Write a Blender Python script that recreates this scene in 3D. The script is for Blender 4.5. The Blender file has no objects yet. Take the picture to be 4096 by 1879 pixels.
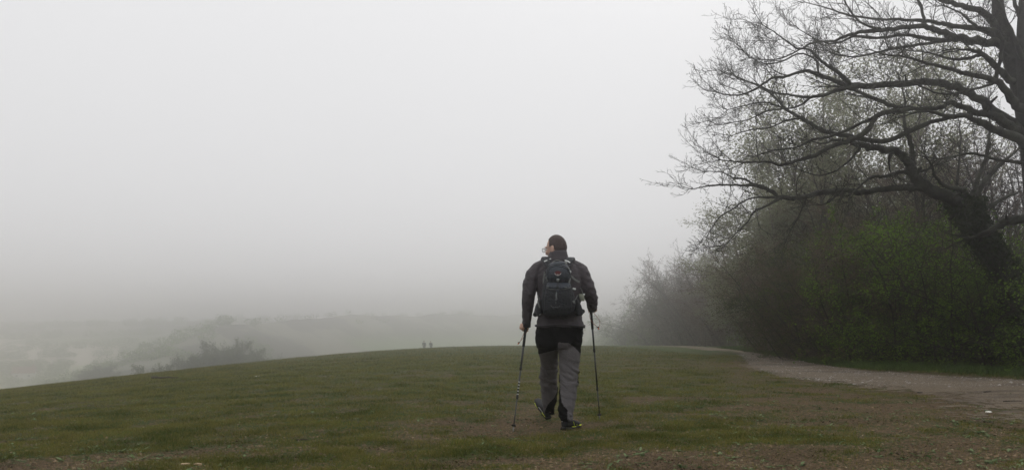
import bpy, bmesh, math, random
import numpy as np
from mathutils import Vector, Matrix, noise
R = math.radians
S = bpy.context.scene
COL = S.collection
random.seed(7)
rng = np.random.default_rng(11)
FPX, CX, HY, EYE = 3215.0, 2048.0, 1300.0, 0.97     # lens, and the eye's height over the grass

# ------------------------------------------------------------------ helpers
def tag(o, label=None, cat=None, group=None, kind=None):
    if label: o['label'] = label
    if cat: o['category'] = cat
    if group: o['group'] = group
    if kind: o['kind'] = kind
    return o
def empty(name, loc=(0, 0, 0), rz=0):
    o = bpy.data.objects.new(name, None); COL.objects.link(o)
    o.location = loc; o.rotation_euler = (0, 0, rz); o.empty_display_size = .1
    return o
def link(name, me, mats, parent=None):
    o = bpy.data.objects.new(name, me); COL.objects.link(o)
    if not isinstance(mats, (list, tuple)): mats = [mats]
    for m in mats: me.materials.append(m)
    if parent: o.parent = parent
    return o
def mesh_np(name, V, loops, sizes, smooth=False, mi=None):
    me = bpy.data.meshes.new(name)
    V = np.asarray(V, dtype=np.float32); loops = np.asarray(loops, dtype=np.int32); sizes = np.asarray(sizes, dtype=np.int32)
    me.vertices.add(len(V)); me.vertices.foreach_set('co', V.ravel())
    me.loops.add(len(loops)); me.loops.foreach_set('vertex_index', loops)
    me.polygons.add(len(sizes))
    st = np.concatenate(([0], np.cumsum(sizes)[:-1])).astype(np.int32)
    me.polygons.foreach_set('loop_start', st); me.polygons.foreach_set('loop_total', sizes)
    me.polygons.foreach_set('use_smooth', np.full(len(sizes), smooth))
    if mi is not None: me.polygons.foreach_set('material_index', np.asarray(mi, dtype=np.int32))
    me.update(calc_edges=True)
    return me
def quads_mesh(name, V, Q, smooth=False, mi=None):
    Q = np.asarray(Q); return mesh_np(name, V, Q.ravel(), np.full(len(Q), Q.shape[1]), smooth, mi)
def obj_pd(name, V, F, mats, parent=None, smooth=True, mi=None):
    me = bpy.data.meshes.new(name); me.from_pydata([tuple(v) for v in V], [], F); me.update()
    me.polygons.foreach_set('use_smooth', [smooth]*len(me.polygons))
    if mi is not None: me.polygons.foreach_set('material_index', mi)
    return link(name, me, mats, parent)

# terrain: a convex hilltop field that drops away on the left to a valley floor, with a spur of the downs beyond
A_, B_ = 0.000166, 0.0038
def terrain(x, y):
    x = np.asarray(x, float); y = np.asarray(y, float)
    f = -A_*np.maximum(y, 0)**2 - B_*np.minimum(x, 0)**2
    r = np.maximum(x-14, 0); f = f - .004*r**2*np.clip(1-(r/60), 0, 1)
    # plain, rising gently to a far ridge
    pl = -21.6 + 24*np.clip((y-262)/125, 0, 1)**1.1 + .8*np.sin(x*.011)*np.sin(y*.014)
    # spur
    px = np.array([-400, -112, -100, -88, -78, -70, -65, -60, -54, -42, -25, 0, 40, 400.])
    pz = np.array([-40, -22, -15.5, -10.3, -5.6, -3.0, -1.6, .3, 1.9, 3.2, 4.4, 5., 6, 6.])
    px = px*1.42; pz = (pz-.97)*1.42+.97
    crest = np.interp(x, px, pz) + .5*np.sin(x*.19)+.3*np.sin(x*.53+1)
    d = y-230-.12*(x+85)-2.6*np.maximum(0, x+80)
    sp = np.where(d < 0, crest - .16*np.abs(d)**1.06, crest-.05*np.abs(d))
    def smax(a, b, k): return np.log(np.exp(np.clip(a/k, -60, 60)) + np.exp(np.clip(b/k, -60, 60)))*k
    return smax(smax(np.maximum(f, -40), pl, .35), sp, .35) - 0
def tz(x, y): return float(terrain(x, y))
def micro(x, y):
    return 0.012*np.sin(1.9*x+.7*np.sin(1.3*y))*np.sin(1.7*y+.5*np.sin(2.1*x)) + .006*np.sin(5.1*x+1.1*y)*np.sin(4.3*y-1.7*x)
def gz(x, y): return float(terrain(x, y) + micro(np.asarray(x), np.asarray(y)))
def at(X, Y, d):                                     # photograph pixel + distance along the view -> point in the place
    return Vector(((X-CX)/FPX*d, d, EYE-(Y-HY)/FPX*d))
def onground(X, Y):
    d = 1.5
    while d < 500:
        p = at(X, Y, d)
        if p.z <= tz(p.x, p.y): return p
        d *= 1.004
    return at(X, Y, 150)

def vnoise(x, y, seed=0):
    xi = np.floor(x).astype(np.int64); yi = np.floor(y).astype(np.int64); fx = x-xi; fy = y-yi
    def h(a, b):
        n = (a*374761393 + b*668265263 + seed*974711) & 0xffffffff
        n = ((n ^ (n >> 13))*1274126177) & 0xffffffff
        return ((n ^ (n >> 16)) & 0xffff)/65535.
    u = fx*fx*(3-2*fx); v = fy*fy*(3-2*fy)
    return (h(xi, yi)*(1-u)+h(xi+1, yi)*u)*(1-v)+(h(xi, yi+1)*(1-u)+h(xi+1, yi+1)*u)*v
def fbm(x, y, o=4, seed=0):
    x = np.asarray(x, float); y = np.asarray(y, float); t = 0; a = .5; n = 0
    for k in range(o): t = t+a*vnoise(x*2**k+k*17.3, y*2**k-k*9.1, seed+k); n += a; a *= .55
    return t/n
# ------------------------------------------------------------------ materials
def mat(name, col=(.1, .1, .1), rough=.8, metal=0, noise_=None, bump=None, trans=0, spec=.3):
    """noise_ = (scale, colour2, amount) ; bump = (scale, strength)"""
    m = bpy.data.materials.new(name); m.use_nodes = True
    nt = m.node_tree; b = nt.nodes['Principled BSDF']
    b.inputs['Base Color'].default_value = (*col, 1); b.inputs['Roughness'].default_value = rough
    b.inputs['Metallic'].default_value = metal; b.inputs['Specular IOR Level'].default_value = spec
    tc = nt.nodes.new('ShaderNodeTexCoord')
    if noise_:
        n = nt.nodes.new('ShaderNodeTexNoise'); n.inputs['Scale'].default_value = noise_[0]; n.inputs['Detail'].default_value = 5
        nt.links.new(tc.outputs['Object'], n.inputs['Vector'])
        rmp = nt.nodes.new('ShaderNodeValToRGB'); rmp.color_ramp.elements[0].position = .5-noise_[2]; rmp.color_ramp.elements[1].position = .5+noise_[2]
        rmp.color_ramp.elements[0].color = (*col, 1); rmp.color_ramp.elements[1].color = (*noise_[1], 1)
        nt.links.new(n.outputs['Fac'], rmp.inputs['Fac']); nt.links.new(rmp.outputs['Color'], b.inputs['Base Color'])
    if bump:
        n2 = nt.nodes.new('ShaderNodeTexNoise'); n2.inputs['Scale'].default_value = bump[0]; n2.inputs['Detail'].default_value = 6
        nt.links.new(tc.outputs['Object'], n2.inputs['Vector'])
        bp = nt.nodes.new('ShaderNodeBump'); bp.inputs['Strength'].default_value = bump[1]; bp.inputs['Distance'].default_value = .02
        nt.links.new(n2.outputs['Fac'], bp.inputs['Height']); nt.links.new(bp.outputs['Normal'], b.inputs['Normal'])
    return m
def leafmat(name, c1, c2, c3=None, transl=.35):
    """leaf colour varies per leaf (Random Per Island); part of the light passes through"""
    m = bpy.data.materials.new(name); m.use_nodes = True; nt = m.node_tree
    for n in list(nt.nodes): nt.nodes.remove(n)
    out = nt.nodes.new('ShaderNodeOutputMaterial'); g = nt.nodes.new('ShaderNodeNewGeometry')
    r = nt.nodes.new('ShaderNodeValToRGB'); r.color_ramp.elements[0].color = (*c1, 1); r.color_ramp.elements[1].color = (*c2, 1)
    if c3: e = r.color_ramp.elements.new(.9); e.color = (*c3, 1); r.color_ramp.elements[1].position = .75
    tc = nt.nodes.new('ShaderNodeTexCoord'); n = nt.nodes.new('ShaderNodeTexNoise'); n.inputs['Scale'].default_value = 1.4; n.inputs['Detail'].default_value = 3
    nt.links.new(tc.outputs['Object'], n.inputs['Vector'])
    mr = nt.nodes.new('ShaderNodeMapRange'); mr.inputs[1].default_value = .38; mr.inputs[2].default_value = .62; nt.links.new(n.outputs['Fac'], mr.inputs[0])
    ad = nt.nodes.new('ShaderNodeMath'); ad.operation = 'MULTIPLY_ADD'; ad.inputs[1].default_value = .5; nt.links.new(mr.outputs[0], ad.inputs[0])
    a2 = nt.nodes.new('ShaderNodeMath'); a2.operation = 'MULTIPLY'; a2.inputs[1].default_value = .5; nt.links.new(g.outputs['Random Per Island'], a2.inputs[0])
    nt.links.new(a2.outputs[0], ad.inputs[2]); nt.links.new(ad.outputs[0], r.inputs['Fac'])
    d = nt.nodes.new('ShaderNodeBsdfDiffuse'); t = nt.nodes.new('ShaderNodeBsdfTranslucent'); mx = nt.nodes.new('ShaderNodeMixShader')
    mx.inputs['Fac'].default_value = transl
    nt.links.new(r.outputs['Color'], d.inputs['Color']); nt.links.new(r.outputs['Color'], t.inputs['Color'])
    nt.links.new(d.outputs[0], mx.inputs[1]); nt.links.new(t.outputs[0], mx.inputs[2]); nt.links.new(mx.outputs[0], out.inputs['Surface'])
    return m
class NB:                                            # tiny node builder
    def __init__(s, m): s.nt = m.node_tree
    def __call__(s, typ, ins=None, **kw):
        n = s.nt.nodes.new(typ)
        for k, v in kw.items(): setattr(n, k, v)
        for k, v in (ins or {}).items():
            if isinstance(v, bpy.types.NodeSocket): s.nt.links.new(v, n.inputs[k])
            else: n.inputs[k].default_value = v
        return n
    def math(s, op, a, b=0, clamp=False):
        n = s('ShaderNodeMath', {0: a, 1: b}, operation=op, use_clamp=clamp); return n.outputs[0]
    def mix(s, f, a, b):
        n = s.nt.nodes.new('ShaderNodeMix'); n.data_type = 'RGBA'
        for sock, v in ((n.inputs[0], f), (n.inputs[6], a), (n.inputs[7], b)):
            if isinstance(v, bpy.types.NodeSocket): s.nt.links.new(v, sock)
            else: sock.default_value = v if not isinstance(v, tuple) or len(v) == 4 else (*v, 1)
        return n.outputs[2]
    def noise(s, vec, scale, detail=4, rough=.55): return s('ShaderNodeTexNoise', {'Vector': vec, 'Scale': scale, 'Detail': detail, 'Roughness': rough}).outputs['Fac']
    def ramp(s, f, lo, hi): return s('ShaderNodeMapRange', {0: f, 1: lo, 2: hi, 3: 0., 4: 1.}, clamp=True).outputs[0]

# ------------------------------------------------------------------ camera, light, air
cam = bpy.data.cameras.new('camera'); co = bpy.data.objects.new('camera', cam); COL.objects.link(co); S.camera = co
co.location = (0, 0, EYE); co.rotation_euler = (R(90), 0, 0)
cam.sensor_width = 36; cam.lens = 36*FPX/4096; cam.shift_y = (HY-939.5)/4096; cam.clip_end = 6000; cam.clip_start = .05
S.view_settings.view_transform = 'Standard'; S.view_settings.look = 'None'; S.view_settings.exposure = EXPOSURE = -.05; S.view_settings.gamma = 1

SUN_EL, SUN_AZ = 48, 20                              # behind thick cloud
w = bpy.data.worlds.new('World'); S.world = w; w.use_nodes = True
nb = NB(w); nt = w.node_tree; bg = nt.nodes['Background']
sky = nb('ShaderNodeTexSky', sky_type='NISHITA'); sky.sun_disc = False; sky.sun_elevation = R(SUN_EL); sky.sun_rotation = R(SUN_AZ)
gen = nb('ShaderNodeTexCoord').outputs['Generated']
sep = nb('ShaderNodeSeparateXYZ', {0: gen})
el = nb.math('MAXIMUM', sep.outputs['Z'], 0)
lum = nb.math('MULTIPLY_ADD', el, 1.2); lum.node.inputs[2].default_value = SKY_BASE = 1.88      # overcast sky: brighter overhead
cloud = nb('ShaderNodeVectorMath', {0: (3.9, 3.9, 3.94), 'Scale': lum}, operation='SCALE').outputs[0]
grey = nb('ShaderNodeHueSaturation', {'Saturation': .15, 'Color': sky.outputs[0]}).outputs[0]
nt.links.new(nb.mix(.9, grey, cloud), bg.inputs['Color']); bg.inputs['Strength'].default_value = .1
sl = bpy.data.lights.new('sun', 'SUN'); sl.energy = .5; sl.angle = R(50); sl.color = (1, .97, .93)
so = bpy.data.objects.new('sun', sl); COL.objects.link(so); so.rotation_euler = (R(90-SUN_EL), 0, R(180-SUN_AZ)); so.location = (0, 0, 40)

FOG = .0064
fm = bpy.data.materials.new('fog_air'); fm.use_nodes = True; nt = fm.node_tree
for n in list(nt.nodes): nt.nodes.remove(n)
pv = nt.nodes.new('ShaderNodeVolumePrincipled'); pv.inputs['Color'].default_value = (.95, .938, .938, 1); pv.inputs['Density'].default_value = FOG; pv.inputs['Anisotropy'].default_value = .92
nt.links.new(pv.outputs[0], nt.nodes.new('ShaderNodeOutputMaterial').inputs['Volume'])
HX, H0, H1 = 860, -32.0, 17.5
V = [(x, y, z) for z in (H0, H1) for y in (-160, 900) for x in (-HX, HX)]
hz = obj_pd('haze', V, [(0, 2, 3, 1), (4, 5, 7, 6), (0, 1, 5, 4), (2, 6, 7, 3), (0, 4, 6, 2), (1, 3, 7, 5)], fm, smooth=False)
tag(hz, kind='stuff')
S.cycles.volume_bounces = 4; S.cycles.max_bounces = 8; S.cycles.diffuse_bounces = 3; S.cycles.transparent_max_bounces = 8
S.cycles.use_denoising = True
# ------------------------------------------------------------------ ground
def graded(segs):
    out = []
    for a, b, st in segs:
        n = max(1, round((b-a)/st)); out += list(np.linspace(a, b, n, endpoint=False))
    out.append(segs[-1][1]); return np.array(out)
SPOTS = [(1960, 1715, .75, .28), (2230, 1700, .5, .2), (820, 1800, .4, .3), (120, 1865, .5, .35), (1500, 1800, .45, .22), (3100, 1860, .9, .3), (2500, 1850, .7, .28), (3500, 1700, 1.1, .2), (1300, 1640, .5, .12), (2600, 1600, .6, .14), (3900, 1800, 1., .25), (3300, 1620, 1.3, .2)]
GREENS = [(1300, 1810, .5, .2), (2050, 1790, .6, .22), (900, 1840, .45, .25), (2950, 1740, .7, .22), (3950, 1790, .3, .15), (2650, 1740, .5, .15)]
SPW = [(onground(X, Y), r, a) for X, Y, r, a in SPOTS]; GRW = [(onground(X, Y), r, a) for X, Y, r, a in GREENS]
def soilness(x, y):
    x = np.asarray(x, float); y = np.asarray(y, float)
    f = .26*fbm(x*1.1, y*1.5, 3, 3)+.24*fbm(x*.33, y*.4, 3, 9)+.5*fbm(x*3.1, y*3.6, 3, 13)
    w = .12*np.clip((x+3.5)/8.5, 0, 1)*np.clip((34-y)/14, 0, 1) + .07*np.clip((6.6-y)/1.6, 0, 1)
    w = w+.12*np.exp(-((x-7)/2.6)**2)*np.clip((30-y)/10, 0, 1)
    for (p, r, a) in SPW: w = w+.6*a*np.exp(-(((x-p.x)/(r*1.2))**2+((y-p.y)/(r*.8))**2))
    for (p, r, a) in GRW: w = w-.55*a*np.exp(-(((x-p.x)/(r*1.3))**2+((y-p.y)/(r*.5))**2))
    verge = np.clip((x-(5.6+.17*(y-14)))/2.5, 0, 1)*(y > 13)*np.clip((x-9.1)/1.2, -.0, 1)
    return f+w-.35*verge
gx = graded([(-850, -300, 20), (-300, -40, 3), (-40, -12, 1), (-12, 14, .16), (14, 40, 1), (40, 200, 8), (200, 850, 30)])
gy = graded([(-150, 2, 8), (2, 24, .16), (24, 80, .8), (80, 500, 3), (500, 890, 20)])
XX, YY = np.meshgrid(gx, gy)
ZZ = terrain(XX, YY) + micro(XX, YY)
V = np.stack([XX.ravel(), YY.ravel(), ZZ.ravel()], 1)
nx, ny = len(gx), len(gy)
i = np.arange(nx*ny).reshape(ny, nx)
Q = np.stack([i[:-1, :-1].ravel(), i[:-1, 1:].ravel(), i[1:, 1:].ravel(), i[1:, :-1].ravel()], 1)

gm = bpy.data.materials.new('turf_and_soil'); gm.use_nodes = True; nb = NB(gm); b = gm.node_tree.nodes['Principled BSDF']
pos = nb('ShaderNodeTexCoord').outputs['Object']
sp = nb('ShaderNodeSeparateXYZ', {0: pos}); X, Y = sp.outputs['X'], sp.outputs['Y']
n1 = nb.noise(pos, .45, 6, .62); n2 = nb.noise(pos, 3.5, 6, .65); n3 = nb.noise(pos, 28, 5, .7); n4 = nb.noise(pos, .11, 3)
n5 = nb.noise(pos, 110, 3, .7)
soil = nb('ShaderNodeAttribute', attribute_name='soil').outputs['Fac']
s = nb.math('ADD', soil, nb.math('MULTIPLY', nb.math('SUBTRACT', n2, .5), .55)); s = nb.math('ADD', s, nb.math('MULTIPLY', nb.math('SUBTRACT', n3, .5), 1.25))
soil_f = nb.ramp(s, .50, .78)
GREEN1, GREEN2, GREEN3 = (.022, .044, .006), (.05, .08, .011), (.1, .095, .026)
SOIL1, SOIL2 = (.05, .033, .019), (.185, .125, .072)
g = nb.mix(nb.ramp(n3, .35, .65), GREEN1, GREEN2)
g = nb.mix(nb.math('MULTIPLY', nb.ramp(n2, .5, .72), .6), g, GREEN3)
g = nb.mix(nb.math('MULTIPLY', nb.ramp(n4, .4, .62), .35), g, (.03, .066, .01))
so_ = nb.mix(nb.ramp(n3, .35, .68), SOIL1, SOIL2)
so_ = nb.mix(nb.math('MULTIPLY', nb.ramp(n5, .58, .7), .5), so_, (.03, .02, .014))
c = nb.mix(soil_f, g, so_)
# valley floor: big pale and dull-green fields below the escarpment
vor = nb('ShaderNodeTexVoronoi', {'Vector': nb('ShaderNodeMapping', {'Vector': pos, 'Rotation': (0, 0, .5), 'Scale': (.013, .028, 0)}).outputs[0], 'Scale': 1.0, 'Randomness': .9})
vc = nb('ShaderNodeSeparateColor', {0: vor.outputs['Color']}).outputs[0]
rp = nb('ShaderNodeValToRGB', {'Fac': vc}); e = rp.color_ramp; e.interpolation = 'CONSTANT'
e.elements[0].color = (.3, .34, .2, 1); e.elements[1].position = .35; e.elements[1].color = (.72, .64, .55, 1)
for p_, c_ in ((.6, (.2, .26, .13, 1)), (.8, (.55, .56, .38, 1))): q = e.elements.new(p_); q.color = c_
low = nb.math('MULTIPLY', nb.ramp(Y, 256, 262), nb.ramp(sp.outputs['Z'], -1, -5))
low2 = nb.math('MULTIPLY', nb.ramp(sp.outputs['Z'], -17, -19.5), nb.ramp(Y, 100, 160))
c = nb.mix(nb.math('MAXIMUM', low, low2), c, rp.outputs['Color'])
# the far spur: mottled scrub and pale chalk grass
far = nb.math('MULTIPLY', nb.ramp(Y, 150, 170), nb.math('SUBTRACT', 1., nb.math('MAXIMUM', low, low2)))
c = nb.mix(far, c, nb.mix(nb.ramp(nb.noise(pos, .05, 3), .46, .52), (.24, .24, .18), (.11, .11, .085)))
gm.node_tree.links.new(c, b.inputs['Base Color']); b.inputs['Roughness'].default_value = .95; b.inputs['Specular IOR Level'].default_value = .12
h = nb.math('ADD', nb.math('MULTIPLY', n3, .6), nb.math('MULTIPLY', n5, .4))
bp = nb('ShaderNodeBump', {'Strength': 1., 'Distance': .05, 'Height': h}); gm.node_tree.links.new(bp.outputs[0], b.inputs['Normal'])
me = quads_mesh('ground', V, Q, True)
at_ = me.attributes.new('soil', 'FLOAT', 'POINT'); at_.data.foreach_set('value', soilness(V[:, 0], V[:, 1]).astype(np.float32))
gr = link('ground', me, gm); tag(gr, kind='structure')

# python twin of the wear mask, used to seat tufts and the ragged path edge
def nz(x, y, s, o=3): return noise.fractal((x*s, y*s, 0), 1., 2., o)*.5+.5
def wearness(x, y):
    wx = min(max((x+4.5)/11, 0), 1)*min(max((38-y)/21, 0), 1)
    return wx

# ------------------------------------------------------------------ path
near_edge = [(2608, 1382.5), (2782, 1390), (2925, 1405), (2973, 1430), (2990, 1452), (3021, 1478), (3110, 1502), (3250, 1524), (3420, 1540), (3650, 1568), (3850, 1608), (4096, 1690), (4700, 1860)]
far_edge = [(2608, 1381.5), (2782, 1386), (2941, 1399), (3021, 1412), (3148, 1431), (3260, 1455), (3418, 1478), (3737, 1500), (4096, 1518), (4700, 1545)]
NE = [onground(*p) for p in near_edge]; FE = [onground(*p) for p in far_edge]
NE = [(12.8, 92), (12.1, 75), (11.3, 62), (10.5, 50), (9.4, 40)]+[(p.x, p.y) for p in NE[2:]]; FE = [(15.6, 92), (14.6, 75), (13.7, 64), (12.6, 53), (11.5, 43)]+[(p.x, p.y) for p in FE[3:]]
poly = NE + FE[::-1]
# carry the path on past the crest into the fog, and past the frame on the right
def inside(x, y):
    c = False; n = len(poly); j = n-1
    for k in range(n):
        xi, yi = poly[k]; xj, yj = poly[j]
        if (yi > y) != (yj > y) and x < (xj-xi)*(y-yi)/(yj-yi)+xi: c = not c
        j = k
    return c
V = []; F = []; idx = {}
def vert(a, b_, x, y):
    if (a, b_) not in idx:
        idx[(a, b_)] = len(V); V.append((x, y, gz(x, y)+.004))
    return idx[(a, b_)]
cells = []
for (y0, y1, st) in ((8, 26, .07), (26, 92, .3)):
    base = int(y0*1000)
    for a in range(int(3/st), int(20/st)):
        x = a*st
        for b_ in range(int((y1-y0)/st)):
            y = y0+b_*st
            nr_ = max(0, min(1, (20-y)/6)); jx = x + .5*(nz(x, y, .9)-.5)*2*(1 if y < 30 else .4) + (.3+.9*nr_)*(nz(x+9, y, 5)-.5)*2
            jy = y + .5*(nz(x, y+50, .9)-.5)*2 + (.3+1.3*nr_)*(nz(x, y+90, 6)-.5)*2
            # near edge dissolves raggedly into the worn turf
            if inside(jx, jy):
                k = base
                F.append(tuple(vert(k+a+da, k*7+b_+db, (a+da)*st, y0+(b_+db)*st) for da, db in ((0, 0), (1, 0), (1, 1), (0, 1))))
pm = bpy.data.materials.new('gravel_path'); pm.use_nodes = True; nb = NB(pm); b = pm.node_tree.nodes['Principled BSDF']
pos = nb('ShaderNodeTexCoord').outputs['Object']
a1 = nb.noise(pos, .7, 5, .6); a2 = nb.noise(pos, 40, 4, .7); a3 = nb.noise(nb('ShaderNodeMapping', {'Vector': pos, 'Scale': (.25, 1.1, 1)}).outputs[0], 1.0, 3)
c = nb.mix(nb.ramp(a2, .35, .68), (.08, .061, .042), (.275, .218, .15))
c = nb.mix(nb.math('MULTIPLY', nb.ramp(a3, .5, .6), .5), c, (.05, .038, .03))
c = nb.mix(nb.math('MULTIPLY', nb.ramp(a1, .55, .75), .4), c, (.15, .105, .075))
pm.node_tree.links.new(c, b.inputs['Base Color']); b.inputs['Roughness'].default_value = .9; b.inputs['Specular IOR Level'].default_value = .2
bp = nb('ShaderNodeBump', {'Strength': 1., 'Distance': .045, 'Height': a2}); pm.node_tree.links.new(bp.outputs[0], b.inputs['Normal'])
pth = link('path', quads_mesh('path', V, F, True), pm); tag(pth, kind='structure')
# ------------------------------------------------------------------ wood and leaves
def perp(D):
    ref = np.where(np.abs(D[:, 2:3]) > .9, np.array([[1., 0, 0]]), np.array([[0, 0, 1.]]))
    U = np.cross(D, ref); U /= np.linalg.norm(U, axis=1, keepdims=True)+1e-9
    return U, np.cross(D, U)
class Wood:
    """tubes: continuous for limbs, separate 3-sided prisms for twigs"""
    def __init__(s): s.tub = []; s.seg = []; s.tips = []
    def tube(s, P, Rr, n=8): s.tub.append((P, Rr, n))
    def build(s):
        Vs, Qs, off = [], [], 0
        if s.seg:
            A = np.array([t[0] for t in s.seg]); B = np.array([t[1] for t in s.seg]); ra = np.array([t[2] for t in s.seg]); rb = np.array([t[3] for t in s.seg])
            D = B-A; D /= np.linalg.norm(D, axis=1, keepdims=True)+1e-9
            U, W = perp(D); n = 3; m = len(A); ring = []
            for k in range(n):
                a = 2*math.pi*k/n; d = U*math.cos(a)+W*math.sin(a)
                ring.append(A+d*ra[:, None]); ring.append(B+d*rb[:, None])
            V = np.stack(ring, 1).reshape(-1, 3); i = np.arange(m)*2*n; Q = []
            for k in range(n):
                k2 = (k+1) % n; Q.append(np.stack([i+2*k, i+2*k2, i+2*k2+1, i+2*k+1], 1))
            Vs.append(V); Qs.append(np.concatenate(Q)); off += len(V)
        for P, Rr, n in s.tub:
            P = np.array(P, float); Rr = np.array(Rr, float); D = np.gradient(P, axis=0); D /= np.linalg.norm(D, axis=1, keepdims=True)+1e-9
            u = np.cross(D[0], [0.3, .2, 1.]); u /= np.linalg.norm(u)+1e-9; rows = []
            for j in range(len(P)):
                u = u-D[j]*np.dot(u, D[j]); u /= np.linalg.norm(u)+1e-9; v = np.cross(D[j], u)
                a = np.arange(n)*2*math.pi/n
                rows.append(P[j]+(np.cos(a)[:, None]*u+np.sin(a)[:, None]*v)*Rr[j])
            V = np.concatenate(rows); Q = []
            k = np.arange(n); k2 = (k+1) % n
            for j in range(len(P)-1): Q.append(np.stack([j*n+k, j*n+k2, (j+1)*n+k2, (j+1)*n+k], 1))
            Vs.append(V); Qs.append(np.concatenate(Q)+off); off += len(V)
        return np.concatenate(Vs), np.concatenate(Qs)
def rvec(): return Vector((random.gauss(0, 1), random.gauss(0, 1), random.gauss(0, 1)))
def off_dir(d, ang):
    r = rvec(); r = (r - d*r.dot(d)).normalized()
    return (d*math.cos(ang)+r*math.sin(ang)).normalized()
def twig(W, p, d, L, r, lev, P):
    """P[lev] = (step, wander, lift, spacing of children, child length factor, angle)"""
    step, wan, lift, gap, clf, ang = P[lev]
    n = max(2, int(L/step)); st = L/n; q = p.copy(); acc = random.uniform(0, gap); pts = [q.copy()]; rad = [r]
    for k in range(n):
        t = k/n
        d = (d + rvec()*wan + Vector((0, 0, lift))).normalized()
        q2 = q + d*st; r2 = max(r*(1-.8*(k+1)/n), P['rmin'])
        if lev+1 in P:
            acc += st
            while acc > gap:
                acc -= gap
                cl = L*clf*random.uniform(.45, 1.1)*(1-.45*t)
                if cl > .04: twig(W, q+(q2-q)*random.random(), off_dir(d, R(ang)*random.uniform(.6, 1.25)), cl, max(r2*.62, P['rmin']), lev+1, P)
        W.seg.append((q, q2, rad[-1], r2)); q = q2; rad.append(r2); pts.append(q.copy())
        if lev+1 not in P: W.tips.append((q.copy(), d.copy()))
    if lev+1 in P: W.tips.append((q.copy(), d.copy()))
def catmull(P, sub=4):
    P = [np.array(p, float) for p in P]; P = [2*P[0]-P[1]]+P+[2*P[-1]-P[-2]]; out = []
    for i in range(1, len(P)-2):
        for k in range(sub):
            t = k/sub; a, b, c, d = P[i-1:i+3]
            out.append(.5*((2*b)+(-a+c)*t+(2*a-5*b+4*c-d)*t*t+(-a+3*b-3*c+d)*t**3))
    out.append(P[-2]); return out
def leaf_quads(P, size, var=.4, flat=0., aspect=.55):
    P = np.asarray(P, float); n = len(P)
    D = rng.normal(size=(n, 3)); D[:, 2] *= (1-flat); D /= np.linalg.norm(D, axis=1, keepdims=True)
    E = rng.normal(size=(n, 3)); E[:, 2] *= (1-flat); E = np.cross(D, E); E /= np.linalg.norm(E, axis=1, keepdims=True)+1e-9
    s = (size*(1+var*rng.uniform(-1, 1, n)))[:, None]
    V = np.stack([P-D*s*.5, P+E*s*aspect*.5, P+D*s*.5, P-E*s*aspect*.5], 1).reshape(-1, 3)
    return V, np.arange(n*4).reshape(n, 4)
def merge(parts):                                    # [(V, Q, material index)]
    Vs, Qs, M, off = [], [], [], 0
    for V, Q, mi in parts: Vs.append(V); Qs.append(Q+off); M.append(np.full(len(Q), mi)); off += len(V)
    return np.concatenate(Vs), np.concatenate(Qs), np.concatenate(M)

BARK = mat('wet_bark', (.01, .008, .007), .9, noise_=(7, (.034, .032, .025), .18), bump=(26, 1.), spec=.15)
LIMB = mat('limb_bark', (.011, .009, .008), .9, noise_=(5, (.05, .052, .038), .14), bump=(26, 1.), spec=.15)
TWIG = mat('twig_bark', (.024, .019, .016), .85, spec=.15)
TWIGB = mat('brown_twigs', (.1, .068, .05), .9)
PALEBARK = mat('pale_bark', (.12, .1, .09), .85, noise_=(5, (.17, .15, .13), .2))
LDARK = leafmat('hawthorn_leaf', (.016, .045, .004), (.075, .175, .016), (.17, .27, .035))
LDARK2 = leafmat('bramble_leaf', (.02, .032, .009), (.055, .075, .018), (.09, .12, .03))
LBUD = leafmat('bud_leaf', (.05, .034, .018), (.09, .06, .034), (.065, .075, .026))
LPALE = leafmat('pale_leaf', (.19, .19, .125), (.27, .27, .19), (.27, .29, .165))
LIVY = leafmat('ivy_leaf', (.012, .02, .008), (.03, .042, .014), None, .1)

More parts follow.
